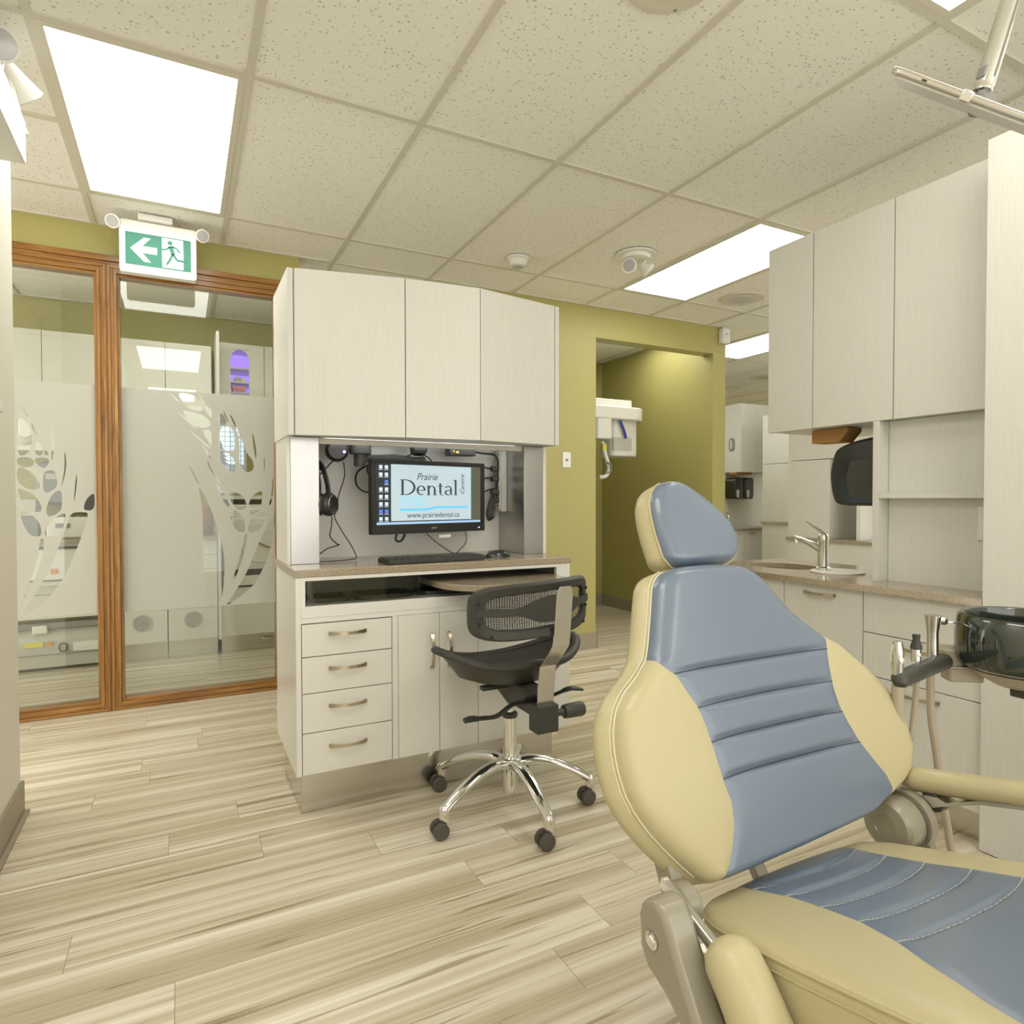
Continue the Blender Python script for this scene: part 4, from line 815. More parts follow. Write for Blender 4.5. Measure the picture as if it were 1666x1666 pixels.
part('basin', MB().grid(rows, wrap=True), 'stone', t); part('drain', MB().lathe([(.022, 0), (.02, .003), (0, .001)], (*SINK, .6605)), 'chrome', t)
t = part('faucet_tray', MB().lathe([(.0, .0), (.105, .0), (.108, .006), (.100, .009), (.085, .007), (0, .006)], (2.505, 1.80, .800), (0, 0, 1), 40), 'white'); tag(t, 'round white plate on the worktop under the chrome faucet', 'plate')
def faucet(ox, oy, oz, label, k=1.):
    t = thing('faucet', (ox, oy, oz), label, 'faucet')
    v = lambda x, y, z: (ox+x*k, oy+y*k, oz+z*k)
    part('body', MB().lathe([(.030*k, 0), (.030*k, .006*k), (.023*k, .012*k), (.022*k, .12*k), (.024*k, .13*k), (.021*k, .15*k), (.012*k, .158*k)], v(0, 0, 0)), 'chrome', t)
    part('spout', MB().tube([v(0, .01, .085), v(0, .05, .105), v(0, .10, .122), v(0, .145, .133), v(0, .155, .130)], [.020*k, .018*k, .014*k, .012*k, .009*k], 14, True, ((0, 0, 1), .8)).cyl(v(0, .143, .128), v(0, .143, .108), .010*k), 'chrome', t)
    part('lever', MB().tube([v(0, -.012, .150), v(0, .015, .168), v(0, .05, .185), v(0, .085, .205)], [.016*k, .014*k, .009*k, .007*k], 12, True, ((0, 0, 1), .5)), 'chrome', t)
    return t
faucet(2.51, 1.872, .808, 'chrome single lever faucet beside the oval sink')
t = part('backsplash_panel', B(2.43, 2.45, 1.107, 1.530, .800, 1.415), 'laminate'); tag(t, 'white laminate back panel behind the small wall shelf', 'panel')
t = part('divider_panel', B(2.370, 2.86, 1.532, 1.557, .800, 1.414), 'laminate', None, .001); tag(t, 'upright white divider between faucet and shelf niche', 'panel')
t = part('wall_shelf', B(2.371, 2.429, 1.108, 1.531, 1.118, 1.138), 'laminate', None, .001); tag(t, 'shallow white shelf between the divider and tall cabinet', 'shelf')
t = thing('power_outlet', (2.43, 1.19, .97), 'white double power outlet at the edge of the tall cabinet', 'outlet')
part('plate', MB().prism([(2.4295, y, z) for y, z in rrect(1.180, 1.032, .075, .118, .005)], (-.006, 0, 0)), 'white', t, .002)
for z_ in (1.052, 1.012): part('socket', MB().prism([(2.4235, y, z) for y, z in rrect(1.180, z_, .034, .028, .006)], (-.002, 0, 0)).box(2.4205, 2.4216, 1.186, 1.189, z_-.004, z_+.008), 'lgrey', t)
for za, zb, lab in ((1.105, 1.479, 'white overhead cabinet beside the tall right cabinet'), (1.481, 1.824, 'white overhead cabinet between the other two right overhead ones'), (1.826, 2.055, 'narrow white overhead cabinet at the left end of the right run')):
    t = thing('wall_cabinet', (2.6, (za+zb)/2, 1.415), lab, 'cabinet', 'right run overhead cabinets')
    part('carcass', B(2.392, 2.92, za+.0008, zb-.0008, 1.417, 2.233), 'laminate', t); part('door', B(2.370, 2.391, za+.0012, zb-.0012, 1.415, 2.235), 'laminate', t, .001)
t = thing('tall_cabinet', (2.5, .2, 0), 'tall white laminate cabinet at the right edge of the picture', 'cabinet')
part('carcass', B(2.257, 2.9, -.8, 1.104, 0, 2.228), 'laminate', t); part('door', B(2.235, 2.256, .55, 1.105, .004, 2.228), 'laminate', t, .001); part('door', B(2.235, 2.256, -.8, .548, .004, 2.228), 'laminate', t, .001)
t = thing('towel_dispenser', (2.55, 1.68, 1.08), 'dark smoked paper towel dispenser on the divider beside the faucet', 'dispenser')
prof = [(1.562, 1.088), (1.562, 1.362)] + [(p.y, p.z) for p in spline([(0, 1.62, 1.362), (0, 1.70, 1.348), (0, 1.765, 1.320), (0, 1.790, 1.25), (0, 1.792, 1.19), (0, 1.778, 1.12), (0, 1.755, 1.094), (0, 1.70, 1.088)], 5)]
part('shell', MB().prism([(2.44, y, z) for y, z in prof], (.26, 0, 0)), 'darkgl', t, .012)
part('side_window', MB().prism([(2.4385, y, z) for y, z in [(1.60, 1.28), (1.70, 1.27), (1.715, 1.20), (1.70, 1.12), (1.60, 1.11)]], (-.003, 0, 0)), 'graph', t, .002)
t = part('paper_towel', MB().prism([(2.46, 1.895, 1.414), (2.46, 1.895, 1.358), (2.46, 1.765, 1.356), (2.46, 1.725, 1.400), (2.46, 1.725, 1.414)], (.09, 0, 0)), 'papert'); tag(t, 'brown paper towel poking out under the right overhead cabinet', 'paper towel')
#@@FAR
# ================================================================ NEXT OPERATORIES seen through the gaps
t = thing('operatory_divider', (4.6, 3.2, 0), 'white cabinet end with a thin stone band seen behind the faucet', 'cabinet')
part('upper_panel', B(4.36, 4.9, 2.6, 3.572, 1.424, 2.235), 'laminate', t); part('lower_panel', B(4.36, 4.9, 2.6, 3.572, 0, .786), 'laminate', t)
part('side_panel', B(4.36, 4.9, 3.20, 3.572, .813, 1.419), 'laminate', t); part('niche_back', B(4.70, 4.9, 2.6, 3.20, .813, 1.42), 'lgrey', t)
part('side_gable', B(4.40, 4.9, 2.98, 3.01, .813, 1.42), 'white', t)
part('stone_band', B(4.345, 4.9, 2.6, 3.585, .786, .812), 'stone', t, .002)
t = thing('operatory_divider', (5.7, 4.6, 0), 'farther white cabinet end with a stone band left of the nearer one', 'cabinet')
part('upper_panel', B(5.45, 6.1, 4.1, 4.79, 1.485, 1.99), 'laminate', t); part('side_panel', B(5.45, 6.1, 4.1, 4.79, .885, 1.480), 'laminate', t)
part('lower_panel', B(5.45, 6.1, 4.1, 4.79, 0, .860), 'laminate', t); part('stone_band', B(5.435, 6.1, 4.1, 4.80, .860, .884), 'stone', t, .002)
t = thing('wall_cabinet', (5.9, 5.4, 1.42), 'far white overhead cabinet past the green wall corner', 'cabinet')
part('carcass', B(5.52, 6.5, 5.17, 5.62, 1.42, 2.18), 'laminate', t); part('door', B(5.522, 5.76, 5.15, 5.169, 1.418, 2.18), 'laminate', t, .001); part('door', B(5.762, 6.5, 5.15, 5.169, 1.418, 2.18), 'laminate', t, .001)
t = thing('glove_holder', (5.52, 5.28, 1.66), 'small oval chrome glove holder on the far overhead cabinet', 'glove holder')
part('rim', MB().prism([(5.519, y, z) for y, z in rrect(5.281, 1.73, .075, .15, .037)], (-.012, 0, 0)), 'grey', t, .004); part('slot', MB().prism([(5.506, y, z) for y, z in rrect(5.281, 1.73, .035, .10, .017)], (-.003, 0, 0)), 'lgrey', t)
t = thing('base_cabinet', (5.7, 5.4, 0), 'far base cabinet with two doors under the far faucet', 'cabinet')
part('carcass', B(4.9, 6.6, 5.13, 5.65, 0, .775), 'laminate', t)
for xa, xb in ((4.9, 5.54), (5.542, 6.6)):
    d = part('door', B(xa, xb, 5.11, 5.129, .10, .773), 'laminate', t, .001); hx = 5.42 if xa < 5 else 5.66
    bow_handle('handle', (hx-.05, 5.11, .735), (hx+.05, 5.11, .735), (0, -1, 0), d)
t = part('worktop', B(4.88, 6.6, 5.09, 5.66, .776, .80), 'stone', None, .002); tag(t, 'far stone worktop under the two dark dispensers', 'worktop')
faucet(5.38, 5.20, .80, 'far chrome faucet on the distant worktop', .95)
t = part('partition_panel', B(5.545, 6.4, 5.40, 5.42, .80, 1.419), 'laminate'); tag(t, 'far white panel behind the two dark dispensers', 'panel')
for x_, lab in ((5.52, 'left dark dispenser under the far overhead cabinet'), (5.68, 'right dark dispenser under the far overhead cabinet')):
    t = thing('towel_dispenser', (x_+.07, 5.3, 1.12), lab, 'dispenser'); part('shell', MB().prism([(x, 5.24, z) for x, z in rrect(x_+.075, 1.24, .145, .24, .03)], (0, .15, 0)), 'darkgl', t, .015)
    part('window', MB().prism([(x, 5.239, z) for x, z in rrect(x_+.05, 1.18, .04, .09, .018)], (0, -.003, 0)), 'lgrey', t)
t = part('paper_towel', B(5.50, 5.75, 5.20, 5.30, 1.395, 1.419), 'papert'); tag(t, 'orange brown paper strip under the far overhead cabinet', 'paper towel')
t = part('window_ledge', B(4.9, 5.56, 5.60, 5.74, 1.09, 1.115), 'edge_white'); tag(t, 'white ledge on the far green wall behind the far faucet', 'ledge')
struct('wall_far_low', B(4.3, 5.60, 5.742, 5.80, 0, 1.42), 'green')
#@@STOOL
# ================================================================ OPERATOR STOOL
SX, SY = 1.05, 2.05
st = thing('office_stool', (SX, SY, 0), 'black mesh-back stool on a polished five-star base with casters', 'stool')
cs_ang = [268, 340, 52, 124, 196]
hub_ = MB().lathe([(.0, .06), (.028, .06), (.030, .14), (.045, .16), (.042, .185), (.030, .19)], (SX, SY, 0)); part('hub', hub_, 'chrome', st)
for a in cs_ang:
    ca, sa = math.cos(R(a)), math.sin(R(a)); rr = .298
    q = [(.030, .165), (.08, .172), (.15, .160), (.22, .132), (.27, .105), (.295, .090)]
    pts = spline([(SX+ca*r_, SY+sa*r_, z_) for r_, z_ in q], 5); n = len(pts)
    leg = part('leg', MB().tube(pts, [.026 - .007*i/(n-1) for i in range(n)], 14, True, ((0, 0, 1), .72)).lathe([(.017, .055), (.019, .075), (.018, .095), (.010, .104)], (SX+ca*rr, SY+sa*rr, 0)), 'chrome', st)
    c_ = R(268); wx, wy = math.cos(c_), math.sin(c_); ox, oy = SX+ca*rr - wy*-.016, SY+sa*rr - wx*.016
    cw = MB()
    for s_ in (-1, 1):
        pa = (ox + wx*s_*.007, oy + wy*s_*.007, .0275); pb = (ox + wx*s_*.028, oy + wy*s_*.028, .0275)
        d_ = Vector(pb)-Vector(pa); cw.lathe([(.0, 0), (.022, .0), (.0268, .003), (.0272, .016), (.023, .020), (.0, .021)], pa, d_, 24)
    part('caster', cw, 'rubber', leg); part('caster_stem', MB().cyl((SX+ca*rr, SY+sa*rr, .058), (SX+ca*rr, SY+sa*rr, .03), .008).obox((ox, oy, .042), (wx, wy, 0), (-wy, wx, 0), (0, 0, 1), .006, .020, .010), 'blkm', leg)
part('column', MB().lathe([(.0255, .17), (.0245, .335), (.022, .338), (.022, .348), (.0145, .35), (.0145, .47)], (SX, SY, 0)), 'chrome', st)
part('column_collar', MB().lathe([(.026, .330), (.0285, .336), (.0275, .346), (.017, .350)], (SX, SY, 0)), 'blkm', st)
mech = MB().prism([(SX-.035, y, z) for y, z in [(1.87, .455), (1.90, .41), (2.0, .395), (2.10, .43), (2.16, .47), (2.10, .485), (1.9, .485)]], (.07, 0, 0))
part('mechanism', mech, 'blkm', st, .006)
part('seat_plate', MB().obox((SX-.01, 2.07, .49), (1, 0, 0), (0, 1, 0), (0, 0, 1), .12, .10, .006).box(SX-.13, SX-.02, 2.0, 2.03, .452, .466).box(SX+.03, SX+.16, 2.03, 2.07, .460, .478), 'graph', st, .002)
# saddle-shaped mesh seat, rim lifted at the sides
def seat_pt(u, v):       # u,v in [-1,1]
    r = max(abs(u), abs(v)); k = 1/ max(1e-6, math.hypot(u, v)/r) if r > 0 else 1
    x = u*k*(1+.12*(1-abs(v))) ; y = v*k
    X_ = SX - .005 + .245*x; Y_ = 2.055 + .205*y
    z = .497 + .060*(x*x)**1.1 + .018*max(0, -y) + .03*max(0, -y)**3*(1-abs(x)) - .012*max(0, y)**2
    return X_, Y_, z
rows = [[seat_pt(-1+2*i/20, -1+2*j/20) for i in range(21)] for j in range(21)]
rows = [[(x, y, z+.030) for x, y, z in r_] for r_ in rows]
part('seat_mesh', MB().grid(rows), 'weaves', st)
rim = []
for k in range(64):
    a = 2*math.pi*k/64; u, v = math.cos(a), math.sin(a); m_ = max(abs(u), abs(v)); x, y, z = seat_pt(u/m_, v/m_); rim.append((x, y, z+.026))
rim.append(rim[0])
part('seat_frame', MB().tube(rim, .0155, 12, False, ((0, 0, 1), .85)), 'blkm', st)
pan = []
for s_, dz, kk in ((1.0, .012, 0), (.86, -.010, .3), (.70, -.022, .8), (.45, -.03, 1), (.02, -.03, 1)):
    row = []
    for k in range(48):
        a = 2*math.pi*k/48; u, v = math.cos(a), math.sin(a); m_ = max(abs(u), abs(v)); x, y, z = seat_pt(u/m_, v/m_)
        row.append((SX+(x-SX)*s_, 2.055+(y-2.055)*s_, (z+.02)*(1-kk)+.500*kk + dz))
    pan.append(row)
part('seat_pan', MB().grid(pan, wrap=True), 'graph', st)
# back rest: curved frame with open mesh
BX, BY, BZ = 1.03, 1.815, .765
def back_pt(u, v, off=0.):      # u in [-1,1] across, v in [-1,1] up
    x = .222*u; z = .088*v; 
    y = .085*(abs(u)**2.2)*1.0 - .012*v*v + off      # ends curl forward, towards the sitter
    c, s_ = math.cos(R(2)), math.sin(R(2))
    return BX + x*c - y*s_, BY - .045 + x*s_ + y, BZ + z + .012*u
def sq(a, p=.42):
    c, s_ = math.cos(a), math.sin(a); return math.copysign(abs(c)**p, c), math.copysign(abs(s_)**p, s_)
loop_o, loop_i = [], []
for k in range(72):
    a = 2*math.pi*k/72; u, v = sq(a); loop_o.append((u, v)); 
fr_ = []
for prof_u, prof_v, off in ((1.0, 1.0, 0.), (1.02, 1.03, .010), (.98, .98, .020), (.86, .70, .018), (.83, .62, .006), (.86, .68, -.008), (.96, .94, -.010)):
    fr_.append([back_pt(u*prof_u, v*prof_v, off) for u, v in loop_o])
fr_.append(fr_[0])
part('back_frame', MB().grid(fr_, wrap=True), 'blkm', st)
rows = [[back_pt(.86*(-1+2*i/30), .70*(-1+2*j/10), .006) for i in range(31)] for j in range(11)]
part('back_mesh', MB().grid(rows), 'weave', st)
lum = []
for i in range(31):
    u = -0.95 + 1.9*i/30; hh = .14 + .34*math.exp(-((u-.10)/.40)**4); off = -.022 - .006*math.exp(-(u/.5)**2)
    lum.append([back_pt(u, -hh+.05, off), back_pt(u, hh+.05, off), back_pt(u, hh*.9+.05, off+.010), back_pt(u, -hh*.9+.05, off+.010)])
part('lumbar_bar', MB().grid(lum, wrap=True).add(lum[0], [(0, 1, 2, 3)]).add(lum[-1], [(0, 1, 2, 3)]), 'blkm', st)
sw = []
for u_, v_ in ((-.78, -.80), (.80, -.80), (-.93, .38), (.93, .42), (-.92, -.35), (.93, -.25)): 
    p_ = back_pt(u_, v_, -.012); part('screw', MB().lathe([(.006, 0), (.004, .004), (0, .005)], p_, (0, -1, 0), 12), 'blk', st)
sx0 = 1.072
spn = [(1.735, .838), (1.738, .76), (1.742, .66), (1.748, .635), (1.800, .575), (1.806, .555), (1.812, .44)]
spn = [(p.y, p.z) for p in spline([(0, y, z) for y, z in spn], 4)]
sm_ = MB(); L0 = []
for i, (y, z) in enumerate(spn):
    t_ = i/(len(spn)-1); hw = .0305 if i > 1 else (.020 if i == 0 else .028)
    x0 = sx0 + .018 - .030*t_
    L0.append([(x0-hw, y, z), (x0+hw, y, z), (x0+hw, y+.006, z), (x0-hw, y+.006, z)])
sm_.grid(L0, wrap=True).add(L0[0], [(0, 1, 2, 3)]).add(L0[-1], [(0, 1, 2, 3)])
part('back_spine', sm_, 'chrome_s', st, .001)
part('spine_housing', B(1.018, 1.098, 1.79, 1.85, .352, .442), 'blkm', st, .003)
part('spine_roller', MB().cyl((1.035, 1.82, .352), (1.075, 1.82, .352), .018), 'lgrey', st)
part('linkage', MB().box(1.02, 1.045, 1.84, 1.95, .40, .44).box(1.06, 1.085, 1.84, 1.95, .40, .44), 'blk', st, .004)
part('tension_knob', MB().lathe([(.012, -.04), (.012, 0), (.022, .002), (.024, .012), (.025, .070), (.021, .078), (0, .079)], (1.135, 1.822, .402), (1, 0, 0)), 'graph', st)
part('lever', MB().tube(spline([(1.02, 1.88, .435), (.96, 1.86, .440), (.90, 1.845, .418), (.85, 1.84, .420), (.80, 1.83, .428), (.775, 1.83, .425)], 5), [.011]*14+[.012]*4+[.016]*4+[.014]*3+[.008], 10, True, ((0, 0, 1), .55)), 'blk', st)
part('lever', MB().tube(spline([(1.09, 1.87, .440), (1.14, 1.87, .450), (1.19, 1.865, .462), (1.24, 1.86, .452)], 5), [.010]*8+[.014]*5+[.011]*2+[.006], 10, True, ((0, 0, 1), .5)), 'blk', st)
#@@CHAIR
# ================================================================ DENTAL CHAIR
ch = thing('dental_chair', (1.05, .6, 0), 'large dental patient chair in slate blue and cream vinyl', 'dental chair')
def itp(tab, s):
    if s <= tab[0][0]: return tab[0][1]
    for (a, va), (b_, vb) in zip(tab, tab[1:]):
        if s <= b_: return va + (vb-va)*(s-a)/(b_-a)
    return tab[-1][1]
def smooth_tab(tab, s0, s1, n, k=2):
    v = [itp(tab, s0+(s1-s0)*i/n) for i in range(n+1)]
    for _ in range(k): v = [v[0]] + [(v[i-1]+2*v[i]+v[i+1])/4 for i in range(1, n)] + [v[-1]]
    return v
def pad(names, P0, es, nrm, s0, s1, n, XL, XR, SL, SR, Fr, T, Rr, bulge, crown, seams, gd, blue_to_edge, sshift=None, amp=None, curve=0., wing=0., parent=None, k=2, nB=26, nA=12):
    es, nrm, P0 = Vector(es).normalized(), Vector(nrm).normalized(), Vector(P0)
    vL, vR, vl, vr = (smooth_tab(t_, s0, s1, n, k) for t_ in (XL, XR, SL, SR))
    front, shellL, shellR, Bk = [], [], [], []
    for i in range(n+1):
        s = s0+(s1-s0)*i/n; a = amp(i/n) if amp else 1.
        xl, xr, sl, sr = vL[i], vR[i], vl[i], vr[i]
        if blue_to_edge(s): sl, sr = xl, xr
        sl = min(max(sl, xl), xr); sr = max(min(sr, xr), sl)
        c = (xl+xr)/2; hw = max((xr-xl)/2, 1e-4)
        def P(x, o):
            ss = s + (sshift(s, x) if sshift else 0); return P0 + Vector((x, 0, 0)) + es*ss + nrm*o
        def fo(x):
            e_ = max(0., min(x-xl, xr-x)); r_ = min(Rr, hw); q = 0 if e_ >= r_ else r_*(1-math.sqrt(max(0, 1-(1-e_/r_)**2)))
            u = (x-c)/hw; o = Fr + crown*(1-u*u) + wing*(abs(u)**3) - q*Fr/Rr*1.0
            if gd and sl-1e-6 <= x <= sr+1e-6:
                ub = (x-(sl+sr)/2)/max((sr-sl)/2, 1e-4)
                for sm in seams: o -= gd*(1-abs(ub)**6)*math.exp(-((s-(sm+curve*(1-ub*ub)))/.0065)**2)
                e2 = min(x-sl, sr-x)
                if not blue_to_edge(s): o -= gd*.22*math.exp(-(e2/.006)**2)
            return -T*.4 + (o+T*.4)*a
        fx = [xl+(sl-xl)*(1-math.cos(math.pi/2*j/nA)) for j in range(nA+1)], [sl+(sr-sl)*(.5-.5*math.cos(math.pi*j/nB)) for j in range(nB+1)], [sr+(xr-sr)*math.sin(math.pi/2*j/nA) for j in range(nA+1)]
        front.append([P(x, fo(x)) for x in fx[1]])
        side = [(t_, math.sin(math.pi*t_)) for t_ in (.12, .3, .5, .7, .88, 1.)]
        oL = fo(xl); ob = -T*.4 - T*.6*a
        sideL = [P(xl - bulge*a*w_, oL + (ob-oL)*t_) for t_, w_ in side][::-1]; sideR = [P(xr + bulge*a*w_, oL + (ob-oL)*t_) for t_, w_ in side]
        shellL.append(sideL + [P(x, fo(x)) for x in fx[0]]); shellR.append([P(x, fo(x)) for x in fx[2]] + sideR)
        Bk.append([P(xr - (xr-xl)*j/8, ob) for j in range(9)])
    mb = MB(); mb.grid(shellL); mb.grid(shellR); mb.grid(Bk)
    o1 = part(names[0], mb, 'cream', parent, 0, 60)
    b2 = MB().grid(front); caps = [front[0], front[-1]]
    o2 = part(names[1], b2, 'blue', o1, 0, 60)
    # seams as thin threads
    for sm in seams:
        i = min(n, max(0, round((sm-s0)/(s1-s0)*n))); pts = []
        for j in range(nB+1):
            ub = 2*j/nB-1; x_ub = -math.cos(math.pi*j/nB); si = sm + curve*(1-x_ub*x_ub); fi = (si-s0)/(s1-s0)*n; i0 = min(n-1, int(fi)); fr2 = fi-i0
            pts.append(front[i0][j].lerp(front[i0+1][j], fr2) + nrm*.0006)
        if names[0] == 'seat':      # dashed stitches
            tot = spline(pts, 4); q_ = MB()
            for a_ in range(0, len(tot)-2, 3): q_.tube(tot[a_:a_+3], .0009, 5)
            part('seam_stitching', q_, 'stitchs', o2)
        else: part('seam_stitching', MB().tube(pts, .0009, 6), 'stitchd', o2)
    return o1, o2, shellL, shellR, front
def endcap(t_, w0=.05, w1=.05, pw=.5):
    a = 1.
    if t_ < w0: a = min(a, (1-(1-t_/w0)**2)**pw)
    if t_ > 1-w1: a = min(a, (1-(1-(1-t_)/w1)**2)**pw)
    return a
th = R(21)
XL = [(0, .815), (.006, .800), (.025, .778), (.049, .756), (.08, .729), (.114, .703), (.144, .686), (.174, .675), (.214, .670), (.246, .671), (.28, .677), (.312, .691), (.34, .716), (.364, .751), (.392, .782), (.419, .795), (.48, .819), (.531, .838), (.553, .856), (.564, .883), (.573, .93)]
XR = [(0, 1.24), (.026, 1.30), (.041, 1.35), (.053, 1.387), (.076, 1.422), (.125, 1.450), (.186, 1.455), (.248, 1.430), (.302, 1.385), (.364, 1.317), (.393, 1.263), (.42, 1.229), (.448, 1.195), (.497, 1.158), (.535, 1.129), (.557, 1.09), (.573, 1.03)]
SL = [(0, .82), (.012, .822), (.03, .838), (.059, .856), (.09, .870), (.125, .875), (.153, .870), (.192, .866), (.228, .863), (.261, .859), (.293, .852), (.325, .835), (.358, .820), (.372, .80), (.393, .785)]
SR = [(0, 1.24), (.041, 1.318), (.085, 1.307), (.121, 1.285), (.167, 1.255), (.21, 1.238), (.241, 1.229), (.279, 1.228), (.317, 1.235), (.355, 1.246), (.393, 1.262)]
bk = pad(('backrest', 'blue_panel'), (0, .825, .44), (0, math.sin(th), math.cos(th)), (0, -math.cos(th), math.sin(th)), 0, .573, 150, XL, XR, SL, SR, .030, .050, .040, .024, .014,
    (.165, .230, .293, .360), .010, lambda s: s > .392, sshift=lambda s, x: max(0, 1-s/.12)*.050*(x-.80), amp=lambda t_: endcap(t_, .035, .045), curve=.004, wing=.006, parent=ch)
sl_ = [r_[6] + Vector((-.0012, -.001, .0008)) for r_ in bk[2][6:-3]]
part('stitch_line', MB().tube(sl_, .0016, 6), 'stitch', bk[0])
part('stitch_line', MB().tube([p + Vector((-.004, .006, .0)) for p in sl_], .0012, 6), 'stitch', bk[0])
th2 = R(24)
HL = [(.572, .965), (.58, .935), (.60, .917), (.655, .914), (.70, .916), (.73, .922), (.755, .936), (.77, .952), (.784, .978)]
HRr = [(.572, 1.04), (.576, 1.075), (.582, 1.103), (.605, 1.132), (.634, 1.146), (.674, 1.138), (.70, 1.118), (.73, 1.086), (.756, 1.050), (.772, 1.018), (.784, .985)]
hd = pad(('headrest', 'blue_panel'), (0, .825, .44), (0, math.sin(th2), math.cos(th2)), (0, -math.cos(th2), math.sin(th2)), .574, .782, 60, HL, HRr, HL, HRr, .022, .055, .030, .014, .010,
    (), 0., lambda s: True, amp=lambda t_: endcap(t_, .10, .10), parent=ch)
ol_ = [r_[6] + Vector((-.001, -.001, 0)) for r_ in hd[2][2:-1]]; orr = [r_[12] + Vector((.001, -.001, 0)) for r_ in hd[3][2:-1]]
part('piping', MB().tube(ol_ + orr[::-1] + [ol_[0]], .0028, 8), 'cream', hd[0])
part('headrest_bar', MB().obox((1.04, 1.075, .95), (1, 0, 0), (0, .37, .93), (0, 1, 0), .03, .10, .006), 'chrome_s', ch)
# seat
tilt = R(15)
QL = [(0, .90), (.012, .85), (.03, .81), (.06, .782), (.10, .766), (.16, .757), (.27, .752), (.5, .748), (1.1, .75)]
QR = [(0, 1.19), (.012, 1.225), (.03, 1.252), (.085, 1.280), (.15, 1.292), (.23, 1.308), (.3, 1.318), (.6, 1.332), (1.1, 1.335)]
QSL = [(0, .90), (.02, .882), (.07, .892), (.114, .902), (.135, .908), (.207, .908), (.27, .904), (.342, .884), (.40, .858), (.445, .842), (.487, .824), (.60, .79), (.8, .785), (1.1, .785)]
QSR = [(0, 1.175), (.02, 1.180), (.114, 1.178), (.207, 1.19), (.264, 1.208), (.34, 1.222), (.40, 1.236), (.445, 1.25), (.487, 1.266), (.60, 1.29), (1.1, 1.295)]
se = pad(('seat', 'blue_panel'), (0, .862, .388), (0, -math.cos(tilt), math.sin(tilt)), (0, math.sin(tilt), math.cos(tilt)), 0, 1.05, 230, QL, QR, QSL, QSR, .012, .135, .045, .006, .012,
    (.070, .130, .198, .268, .340), .007, lambda s: False, amp=lambda t_: endcap(t_, .05, .03), curve=.022, wing=.004, parent=ch, k=3)
for q_, r2_ in ((6, .0024), (5, .0016)): part('side_piping', MB().tube([r_[q_] + Vector((-.0005, 0, 0)) for r_ in se[2][8:]], r2_, 6), 'cream', se[0])
# frame, hinges, arms
cov = [(.805, .469), (.791, .484), (.769, .496), (.752, .492), (.735, .482), (.713, .446), (.670, .376), (.62, .31), (.55, .24), (.50, .20), (.54, .20), (.62, .28), (.685, .352), (.713, .368), (.731, .374), (.775, .381), (.794, .395), (.801, .426)]
lc = part('hinge_cover', MB().prism([(.642, y, z) for y, z in [(.806, .455), (.800, .476), (.785, .490), (.765, .496), (.748, .488), (.735, .470), (.713, .430), (.66, .345), (.58, .25), (.50, .17), (.60, .17), (.68, .30), (.715, .345), (.745, .365), (.785, .380), (.803, .405)]], (.055, 0, 0)), 'taupe', ch, .010)
part('hinge_screw', MB().lathe([(.0135, 0), (.0135, .002), (.010, .003), (.008, .001), (.006, .004), (0, .005)], (.641, .770, .433), (-1, 0, 0)), 'chrome', lc)
part('hinge_bracket', MB().lathe([(0, 0), (.032, 0), (.036, .005), (.036, .028), (.032, .033), (0, .033)], (.728, .815, .433), (1, 0, 0), 32).obox((.752, .858, .462), (1, 0, 0), (0, .9, -.4), (0, .4, .9), .013, .020, .032), 'taupe', ch, .003)
part('chrome_link', MB().obox((.704, .760, .464), (0, .94, .30), (1, 0, 0), (0, -.30, .94), .062, .007, .009), 'chrome', ch, .002)
part('chrome_link', MB().obox((.705, .70, .392), (0, .60, .62), (1, 0, 0), (0, -.62, .60), .05, .006, .005), 'chrome', ch, .001)
al = spline([(.708, .672, .443), (.704, .640, .418), (.702, .600, .372), (.702, .54, .30), (.702, .47, .22)], 6); n_ = len(al)
capp = [al[0] + (al[0]-al[1]).normalized()*k_ for k_ in (.030, .026, .016)]
part('armrest', MB().tube(capp + al, [.008, .022, .036] + [.0425 + .004*i/n_ for i in range(n_)], 24, True, ((0, .6, .8), .85)), 'cream', ch, 0, 60)
ar_ = spline([(1.42, .862, .497), (1.42, .845, .500), (1.42, .815, .507), (1.42, .77, .518), (1.42, .70, .534), (1.42, .62, .554), (1.42, .45, .585), (1.42, .10, .60)], 5); n_ = len(ar_)
part('armrest', MB().tube(ar_, [.004, .012, .018, .022, .025, .028, .031, .033, .035] + [.036]*(n_-9), 24, True, ((0, .2, 1), .68)), 'cream', ch, 0, 60)
part('hinge_disc', MB().lathe([(.0, .0), (.022, .0), (.024, -.003), (.030, -.003), (.047, .0), (.054, .008), (.055, .05), (.052, .056)], (1.305, .822, .430), (1, 0, 0), 36), 'taupe', ch)
part('hinge_ring', MB().lathe([(.046, 0), (.060, 0), (.060, .022), (.046, .022)], (1.366, .822, .430), (1, 0, 0), 36), 'taupe', ch)
part('arm_bracket', MB().prism([(1.39, y, z) for y, z in [(.872, .440), (.862, .452), (.802, .483), (.79, .490), (.765, .494), (.75, .49), (.685, .522), (.60, .545), (.60, .538), (.685, .514), (.760, .478), (.790, .462), (.822, .412), (.830, .405), (.825, .43), (.80, .462), (.80, .475), (.862, .443)]], (.035, 0, 0)), 'chrome_s', ch)
part('arm_pivot', MB().prism([(1.395, y, z) for y, z in [(.802, .495), (.778, .500), (.752, .484), (.765, .462), (.785, .455), (.797, .470)]], (.03, 0, 0)), 'graph', ch, .003)
part('lift_link', MB().obox((1.405, .79, .36), (0, .55, .83), (1, 0, 0), (0, -.83, .55), .085, .010, .020), 'taupe', ch, .004)
part('back_bracket', MB().obox((.955, .848, .425), (1, 0, 0), (0, .6, .8), (0, -.8, .6), .013, .045, .010), 'taupe', ch, .002)
